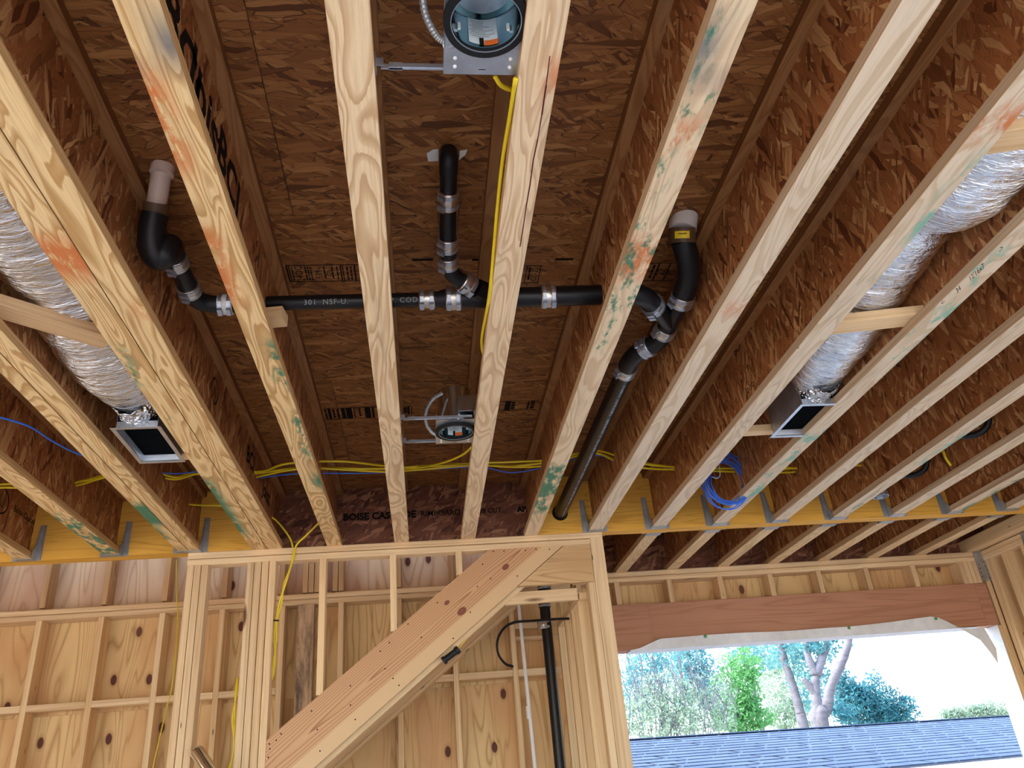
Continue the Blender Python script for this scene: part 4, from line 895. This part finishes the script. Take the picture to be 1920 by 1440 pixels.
stamp(a.x, b.x, a.y, b.y, 4, [(U_(986), '|', .003), (U_(1011), '|', .003), (U_(992), 'lines', .008), (U_(1002), 'CC-22', .034)])
a, b = zs(944, 752), zs(1007, 768); U_ = lambda px: zs(px, 760).x
stamp(a.x, b.x, a.y, b.y, 5, [(U_(952), '|', .03), (U_(962), 'lines', .02), (U_(990), 'lines', .01), (U_(998), 'lines', .02)])
a, b = zs(1215, 493), zs(1268, 526); U_ = lambda px: zs(px, 510).x
stamp(a.x, b.x, a.y, b.y, 6, [(U_(1222), 'lines', .010), (U_(1230), '|', .006), (U_(1240), '22', .05), (U_(1250), '|', .005), (U_(1258), 'PS', .04)])
# black marks on the seam nail lines
mk_ = MB()
for pa, pb in (((773, 487), (812, 489)), ((1041, 486), (1074, 489)), ((885, 487), (905, 488))):
    p0, p1 = zs(*pa), zs(*pb); mk_.box((p0.x, p0.y-.006, ZS-.0012), (p1.x, p0.y+.006, ZS-.0004))
q = [x_ for x_ in PANELS if x_[0] <= .3 <= x_[1] and x_[2] <= 2.5 <= x_[3]]
mk_.build('chalk_marks', M['ink'], q[0][4] if q else ceil, origin=(0, 2.5, ZS))

# ---------------------------------------------------------------- print on joist webs and flanges
def web_text(key, txt, size, px, py, side=1, bold=0.001, flip=False):
    x = JX[key]+side*.0056; c = P(px, py, 'x', x)
    return flat_text('printed_lettering', txt, size, c, (0, (1 if side > 0 else -1) * (-1 if flip else 1), 0), (0, 0, -1 if flip else 1), M['ink'], JW[key][0], bold)
web_text('S', 'BCI', .13, 470, 862, 1, .003); web_text('S', 'Joist', .13, 499, 925, 1, .003)
def oval(key, px, py, ry, rz, side=1):
    x = JX[key]+side*.0056; c = P(px, py, 'x', x); m = MB(); n = 28
    for k in range(n):
        a, b = 2*math.pi*k/n, 2*math.pi*(k+1)/n
        m.add([(x, c.y+ry*q*math.cos(t), c.z+rz*q*math.sin(t)) for q, t in ((1, a), (1, b), (.88, b), (.88, a))], [[0, 1, 2, 3]])
    for k in range(5): m.add([(x, c.y+ry*(dy), c.z+rz*dz) for dy, dz in ((-.5+.2*k, -.5), (-.42+.2*k, -.5), (-.30+.16*k, .55-.2*abs(k-2)*.6), (-.34+.16*k, .55-.2*abs(k-2)*.6))], [[0, 1, 2, 3]])
    m.build('printed_logo', M['ink'], JW[key][0], origin=c)
oval('S', 403, 733, .060, .060)
oval('Y', 3, 938, .085, .075); web_text('Y', 'Boise Cascade', .050, 48, 968, 1, .0008)
for px, py, t, s in ((345, 95, 'BCI', .20), (390, 215, 'Joist', .20), (430, 330, 'BCI', .18)): web_text('B', t, s, px, py, 1, .005)
for px, py in ((1395, 668), (1412, 735)):
    x = JX['F']-.0056
for px, py, t in ((1382, 655, 'BCI'), (1405, 727, 'Joist')): web_text('G', t, .055, px, py, -1, 0)
# pencil notes on the flange edges
def edge_text(key, txt, size, px, py):
    x = JX[key]-.0451; c = P(px, py, 'x', x)
    return flat_text('pencil_note', txt, size, c, (0, -1, 0), (0, 0, 1), M['ink'], JW[key][0])
edge_text('H', "12'16x7", .026, 1831, 511); edge_text('H', '34', .026, 1797, 543)
edge_text('H', '->', .024, 1877, 467); edge_text('H', '<-', .024, 1768, 567); edge_text('G', '->', .022, 1570, 557); edge_text('G', '<-', .022, 1497, 652)
# long split in joist D
sp = MB(); ptsp = [(1031, 105), (1024, 160), (1016, 215), (1008, 262), (1000, 300), (994, 345), (987, 385), (982, 420), (975, 463)]
for (a, b) in zip(ptsp[:-1], ptsp[1:]):
    p0, p1 = P(*a, 'z', ZJ-.0004), P(*b, 'z', ZJ-.0004); w_ = .0012+R.random()*.001
    sp.add([(p0.x-w_, p0.y, p0.z), (p0.x+w_, p0.y, p0.z), (p1.x+w_, p1.y, p1.z), (p1.x-w_, p1.y, p1.z)], [[0, 1, 2, 3]])
M['split'] = plain('dark_split', (0.10, 0.012, 0.012), 0.9)
sp.build('split', M['split'], JW['D'][0], origin=(.3, 2, ZJ))

# ---------------------------------------------------------------- house wrap round the opening
def wrapmesh(top, name, label):
    rs = random.Random(2); v = []; n = 80; yf = YF-.022
    tp_ = [P(a, b, 'y', yf) for a, b in top]
    for i in range(n+1):
        x = tp_[0].x+(tp_[-1].x-tp_[0].x)*i/n
        for a, b in zip(tp_[:-1], tp_[1:]):
            if a.x <= x <= b.x+1e-6: zt_ = a.z+(b.z-a.z)*(x-a.x)/(b.x-a.x); break
        for j in range(6):
            w_ = j/5; z = (hz0-.006)*(1-w_)+zt_*w_
            v.append((x, yf-.004*abs(math.sin(i*.9+j*1.3))*math.sin(i*.23+w_)-.002*j*math.sin(i*.31), z))
    m = 6; f = [[i*m+j, (i+1)*m+j, (i+1)*m+j+1, i*m+j+1] for i in range(n) for j in range(m-1)]
    k = len(v)
    for i in range(n+1):
        x = tp_[0].x+(tp_[-1].x-tp_[0].x)*i/n
        v += [(x, yf, hz0-.006), (x, YF+.165, hz0-.004)]
    f += [[k+2*i, k+2*i+1, k+2*i+3, k+2*i+2] for i in range(n)]
    return mesh_obj(name, v, f, M['wrap'], None, Matrix.Identity(4), True)
g = G('house_wrap', 0.55, 0, 0.3); n1 = g.noise(g.obj(False), 18, 4)[0]; g.col(g.ramp(n1, [(.3, (.74, .77, .82)), (.7, (.85, .87, .9))])); g.bump(n1, .5, .01); M['wrap'] = g.m
hw = wrapmesh([(1182, 1219), (1198, 1216), (1237, 1198), (1322, 1190), (1454, 1184), (1591, 1175), (1680, 1165), (1745, 1156), (1762, 1158), (1800, 1176), (1838, 1175)], 'house_wrap', '')
tag(hw, 'white house wrap folded up over the bottom of the red-brown header', 'house wrap')
for px, py in ((1237, 1200), (1323, 1193), (1592, 1177), (1755, 1160)):
    c = P(px, py, 'y', YF-.029); MB().lathe([(.0, -.002), (.011, -.002), (.012, .002)], c, 12, 'y').build('cap_nail', M['green_ink'], hw, True, origin=c)
jm = MB().box((OPX-.003, YF-.01, 0), (OPX, YF+.20, hz0)).build('house_wrap', M['wrap'], None, origin=(OPX, YF, 0)); tag(jm, 'white house wrap lining the upright side of the opening', 'house wrap')
fl = [P(a, b, 'y', YF-.012) for a, b in ((1800, 1178), (1846, 1178), (1868, 1216), (1872, 1245), (1856, 1222), (1838, 1200))]
MB().add(fl + [q+Vector((0, .002, 0)) for q in fl], [[0, 1, 2, 3, 4, 5], [11, 10, 9, 8, 7, 6]] + [[i, i+6, (i+1) % 6+6, (i+1) % 6] for i in range(6)]).build('loose_flap', M['wrap'], jm, origin=fl[0])

#=================================================================== OUTSIDE
def far(p, k): return CAM + (Vector(p)-CAM)*k
KR = .70
R1, RL = far((12.46, 18, 2.07), KR), far((3.56, 14.86, 2.07), KR)
dx_ = (R1-RL); dx_.z = 0; dx_.normalize(); dn = Vector((dx_.y, -dx_.x, 0)); RUN, DROP = 2.8, .548
dsl = (dn*RUN - Vector((0, 0, DROP))); SLn = dsl.length; dsl.normalize(); nrm = dx_.cross(dsl); nrm = nrm if nrm.z > 0 else -nrm
rl0 = RL - dx_*4.0; LEN = (R1-RL).length + 9.0
nb = empty('neighbour_house', rl0, 'neighbouring low roof of blue-grey shingles with white gutter', 'house')
g = G('blue_grey_shingle', 0.9, 0, 0.2); v = g.obj(); n1 = g.noise(v, 60, 3)[0]
g.col(g.mix(g.ramp(n1, [(.3, 0), (.7, .5)]), g.ramp(g.rnd, [(0, (.060, .095, .165)), (1, (.085, .13, .22))]), (.11, .16, .25))); M['shingle'] = g.m
deck = MB(); a0 = rl0; 
deck.add([rl0, rl0+dx_*LEN, rl0+dx_*LEN+dsl*SLn, rl0+dsl*SLn, rl0-dn*RUN-Vector((0, 0, DROP)), rl0+dx_*LEN-dn*RUN-Vector((0, 0, DROP))], [[0, 3, 2, 1], [0, 1, 5, 4]])
M['shdark'] = plain('dark_underlay', (.02, .03, .05), .9)
deck.build('roof_deck', M['shdark'], nb, origin=rl0)
e0 = rl0 + dn*(RUN-.3); bw = MB()
c4 = [rl0+dn*(RUN-.35), rl0+dx_*LEN+dn*(RUN-.35), rl0+dx_*LEN-dn*(RUN-.35), rl0-dn*(RUN-.35)]
zt_ = rl0.z-DROP+.02
bw.add([(p.x, p.y, -2.05) for p in c4] + [(p.x, p.y, zt_) for p in c4], [[0, 1, 5, 4], [1, 2, 6, 5], [2, 3, 7, 6], [3, 0, 4, 7]])
bw.build('walls', M['white'], nb, origin=rl0)
ev = rl0 + dsl*SLn
lumber('gutter', ev+dn*.06+Vector((0, 0, -.06)), ev+dx_*LEN+dn*.06+Vector((0, 0, -.06)), .12, .13, M['white'], nb)
lumber('ridge_cap', rl0+Vector((0, 0, .012)), rl0+dx_*LEN+Vector((0, 0, .012)), .14, .012, M['shingle'], nb)
TW, EX = .33, .170; ncr = int(SLn/EX); Fm = Matrix(((dx_.x, dsl.x, nrm.x, 0), (dx_.y, dsl.y, nrm.y, 0), (dx_.z, dsl.z, nrm.z, 0), (0, 0, 0, 1)))
shm = bpy.data.meshes.new('shingle'); w_ = TW/2-.008
shm.from_pydata([(-w_, -.02, .001), (w_, -.02, .001), (w_, EX+.008, .010), (-w_, EX+.008, .010), (-w_, EX+.008, .002), (w_, EX+.008, .002)], [], [[0, 1, 2, 3], [3, 2, 5, 4], [0, 3, 4], [1, 5, 2]]); shm.materials.append(M['shingle']); shm.update()
cnt = 0; rest = MB()
for c in range(ncr):
    for k in range(int(LEN/TW)):
        s_ = k*TW + (TW*.5 if c % 2 else 0) + R.uniform(-.03, .03)
        p = rl0 + dx_*(s_+TW/2) + dsl*(c*EX)
        rel = p-CAM; w__ = rel.dot(_f); px = 960+FPX*rel.dot(_r)/w__; py = 720-FPX*rel.dot(_u)/w__
        Mt = Matrix.Translation(p) @ Fm
        if 1160 < px < 1915 and py < 1450 and cnt < 300:
            link(bpy.data.objects.new('shingle', shm), Mt, nb); cnt += 1
        else: rest.add([Mt @ q.co for q in shm.vertices], [list(q.vertices) for q in shm.polygons])
o = rest.build('shingles', M['shingle'], nb, origin=rl0); o['kind'] = 'stuff'

def leafmat(name, a, b):
    g = G(name, 0.6, 0, 0.3); n = g.noise(g.obj(False), 2.2, 3)[0]; n2 = g.noise(g.obj(False), 30, 2)[0]
    g.col(g.mix(g.ramp(n2, [(.35, 0), (.65, .5)]), g.ramp(n, [(.35, a), (.65, b)]), tuple(min(1, q*1.25) for q in b)))
    tr = g.node('ShaderNodeBsdfTranslucent'); tr.inputs[0].default_value = (*b, 1); mx = g.node('ShaderNodeMixShader'); mx.inputs[0].default_value = .35
    g.nt.links.new(g.b.outputs[0], mx.inputs[1]); g.nt.links.new(tr.outputs[0], mx.inputs[2]); g.nt.links.new(mx.outputs[0], g.nt.nodes['Material Output'].inputs['Surface']); return g.m
M['bark'] = lumber_mat('grey_bark', (.060, .066, .09), (.15, .155, .19), .1)
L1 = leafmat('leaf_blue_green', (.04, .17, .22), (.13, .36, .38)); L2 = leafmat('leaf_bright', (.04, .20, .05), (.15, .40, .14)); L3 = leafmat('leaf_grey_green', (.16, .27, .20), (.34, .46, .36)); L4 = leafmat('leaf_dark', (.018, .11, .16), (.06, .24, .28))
def tree(name, trunks, blobs, y, mat, label, cat='tree', leaf=.10, base=None, twigs=0, group=None):
    rs = random.Random(label)
    bp_ = P(*(base or trunks[0][0][0]), 'y', y); bp_.z = -2.02
    e = empty(name, bp_, label, cat, group)
    for pts, r0 in trunks:
        q = [P(a, b, 'y', y) for a, b in pts]; 
        q = [Vector((q[0].x+.1, q[0].y, -2.05))] + q if pts[0][1] > 1330 else q
        pp = smooth_path(q, 6); MB().tube(pp, [r0*(1-.45*i/len(pp))*(1+.06*math.sin(i*1.9)) for i in range(len(pp))], 10).build('trunk', M['bark'], e, True, origin=q[0])
    m = MB()
    for (px, py, rx, ry, n) in blobs:
        c = P(px, py, 'y', y); sc = (c-CAM).dot(_f)/FPX
        for _ in range(int(n*2.6)):
            while True:
                a, b, d = rs.uniform(-1, 1), rs.uniform(-1, 1), rs.uniform(-1, 1)
                if a*a+b*b+d*d < 1: break
            k_ = 1+.35*math.sin(a*5+px)*math.cos(b*6+py)+rs.uniform(-.12, .22); p = c + Vector((a*rx*sc*k_, d*min(rx, ry)*sc, b*ry*sc*k_))
            u = Vector((rs.gauss(0, 1), rs.gauss(0, 1), rs.gauss(0, 1))).normalized(); w = u.orthogonal().normalized()
            w.rotate(Matrix.Rotation(rs.uniform(0, 6), 3, u)); s_ = leaf*.55*rs.uniform(.5, 1.5)
            m.add([p-w*s_, p+u*s_*.35, p+w*s_, p-u*s_*.35], [[0, 1, 2, 3]])
    if m.f:
        f_ = m.build('foliage', mat, e, origin=bp_); f_['kind'] = 'stuff'
    if twigs:
        t = MB()
        for _ in range(twigs):
            px, py, rx, ry, n = rs.choice(blobs); c = P(px+rs.uniform(-rx, rx), py+ry*rs.uniform(-.2, 1), 'y', y+rs.uniform(-.5, .5))
            h = rs.uniform(.4, 1.4); t.tube([c, c+Vector((rs.uniform(-.2, .2), 0, h*.5)), c+Vector((rs.uniform(-.35, .35), rs.uniform(-.2, .2), h))], [.014, .01, .004], 4)
        t_ = t.build('twigs', M['bark'], e, origin=bp_); t_['kind'] = 'stuff'
    return e
tree('bare_oak', [([(1510, 1375), (1500, 1335), (1488, 1290), (1470, 1235), (1456, 1180)], .14)], [(1500, 1215, 60, 40, 500), (1530, 1290, 40, 60, 350)], 21, L1, 'leaning grey trunk next to the forked bare tree', leaf=.11)
tree('forked_oak', [([(1537, 1375), (1534, 1330), (1529, 1290), (1530, 1262)], .165), ([(1530, 1266), (1515, 1230), (1508, 1185)], .11), ([(1530, 1266), (1545, 1225), (1562, 1185)], .125), ([(1529, 1300), (1512, 1280), (1506, 1272)], .10)], [(1540, 1205, 45, 22, 250)], 20, L1, 'forked bare tree with a thick pale grey trunk beyond the roof', leaf=.11)
tree('leaning_oak', [([(1546, 1375), (1551, 1330), (1557, 1290), (1575, 1250), (1588, 1215), (1596, 1170)], .145)], [(1585, 1340, 22, 20, 120)], 18.6, L4, 'bare trunk leaning away from the forked tree, rough bark', leaf=.11)
tree('slender_tree', [([(1432, 1380), (1420, 1330), (1410, 1280), (1398, 1240), (1388, 1195)], .085)], [(1410, 1225, 55, 35, 500)], 25.5, L1, 'slender dark trunk beside the bright green cypress', leaf=.11)
tree('cypress', [([(1395, 1380), (1393, 1330)], .12)], [(1393, 1345, 52, 40, 1300), (1385, 1290, 40, 52, 900), (1400, 1250, 28, 34, 260)], 18, L2, 'bright green bushy conifer rising behind the roof', leaf=.085, base=(1393, 1380))
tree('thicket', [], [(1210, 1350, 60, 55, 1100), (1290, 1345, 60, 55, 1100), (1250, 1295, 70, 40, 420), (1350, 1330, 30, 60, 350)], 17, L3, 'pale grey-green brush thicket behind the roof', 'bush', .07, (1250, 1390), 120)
tree('evergreen_oak', [([(1205, 1380), (1215, 1300), (1232, 1240)], .07), ([(1250, 1380), (1240, 1290), (1222, 1230)], .06)], [(1215, 1255, 55, 45, 900), (1260, 1230, 40, 40, 550), (1190, 1300, 35, 50, 600)], 27, L1, 'airy blue-green tree above the brush thicket', leaf=.10)
tree('evergreen_oak', [([(1300, 1380), (1297, 1290), (1290, 1210)], .08)], [(1295, 1235, 35, 45, 650), (1330, 1290, 30, 50, 500), (1300, 1290, 40, 40, 500)], 22.5, L1, 'blue-green tree with thin upright stem beside the bright conifer', leaf=.10)
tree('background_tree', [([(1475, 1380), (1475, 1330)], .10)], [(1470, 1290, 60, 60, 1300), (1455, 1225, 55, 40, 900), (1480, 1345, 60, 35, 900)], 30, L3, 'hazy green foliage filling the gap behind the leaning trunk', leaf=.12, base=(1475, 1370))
tree('live_oak', [([(1615, 1380), (1610, 1330)], .12)], [(1600, 1320, 45, 40, 1500), (1640, 1315, 35, 45, 900), (1580, 1285, 25, 30, 400), (1690, 1330, 30, 30, 450), (1665, 1345, 45, 22, 700)], 23.5, L4, 'dark blue-green evergreen tree leaning out over the roof ridge', leaf=.10, base=(1615, 1375), twigs=15)
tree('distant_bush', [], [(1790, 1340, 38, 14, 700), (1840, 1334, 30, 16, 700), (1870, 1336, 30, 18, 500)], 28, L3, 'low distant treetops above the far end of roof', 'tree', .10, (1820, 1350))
cable('power_line', [P(1640, 1303, 'y', 40), P(1750, 1272, 'y', 40), P(1860, 1253, 'y', 40), P(2100, 1210, 'y', 40)], .012, M['ink'], 'thin overhead line crossing the white sky')
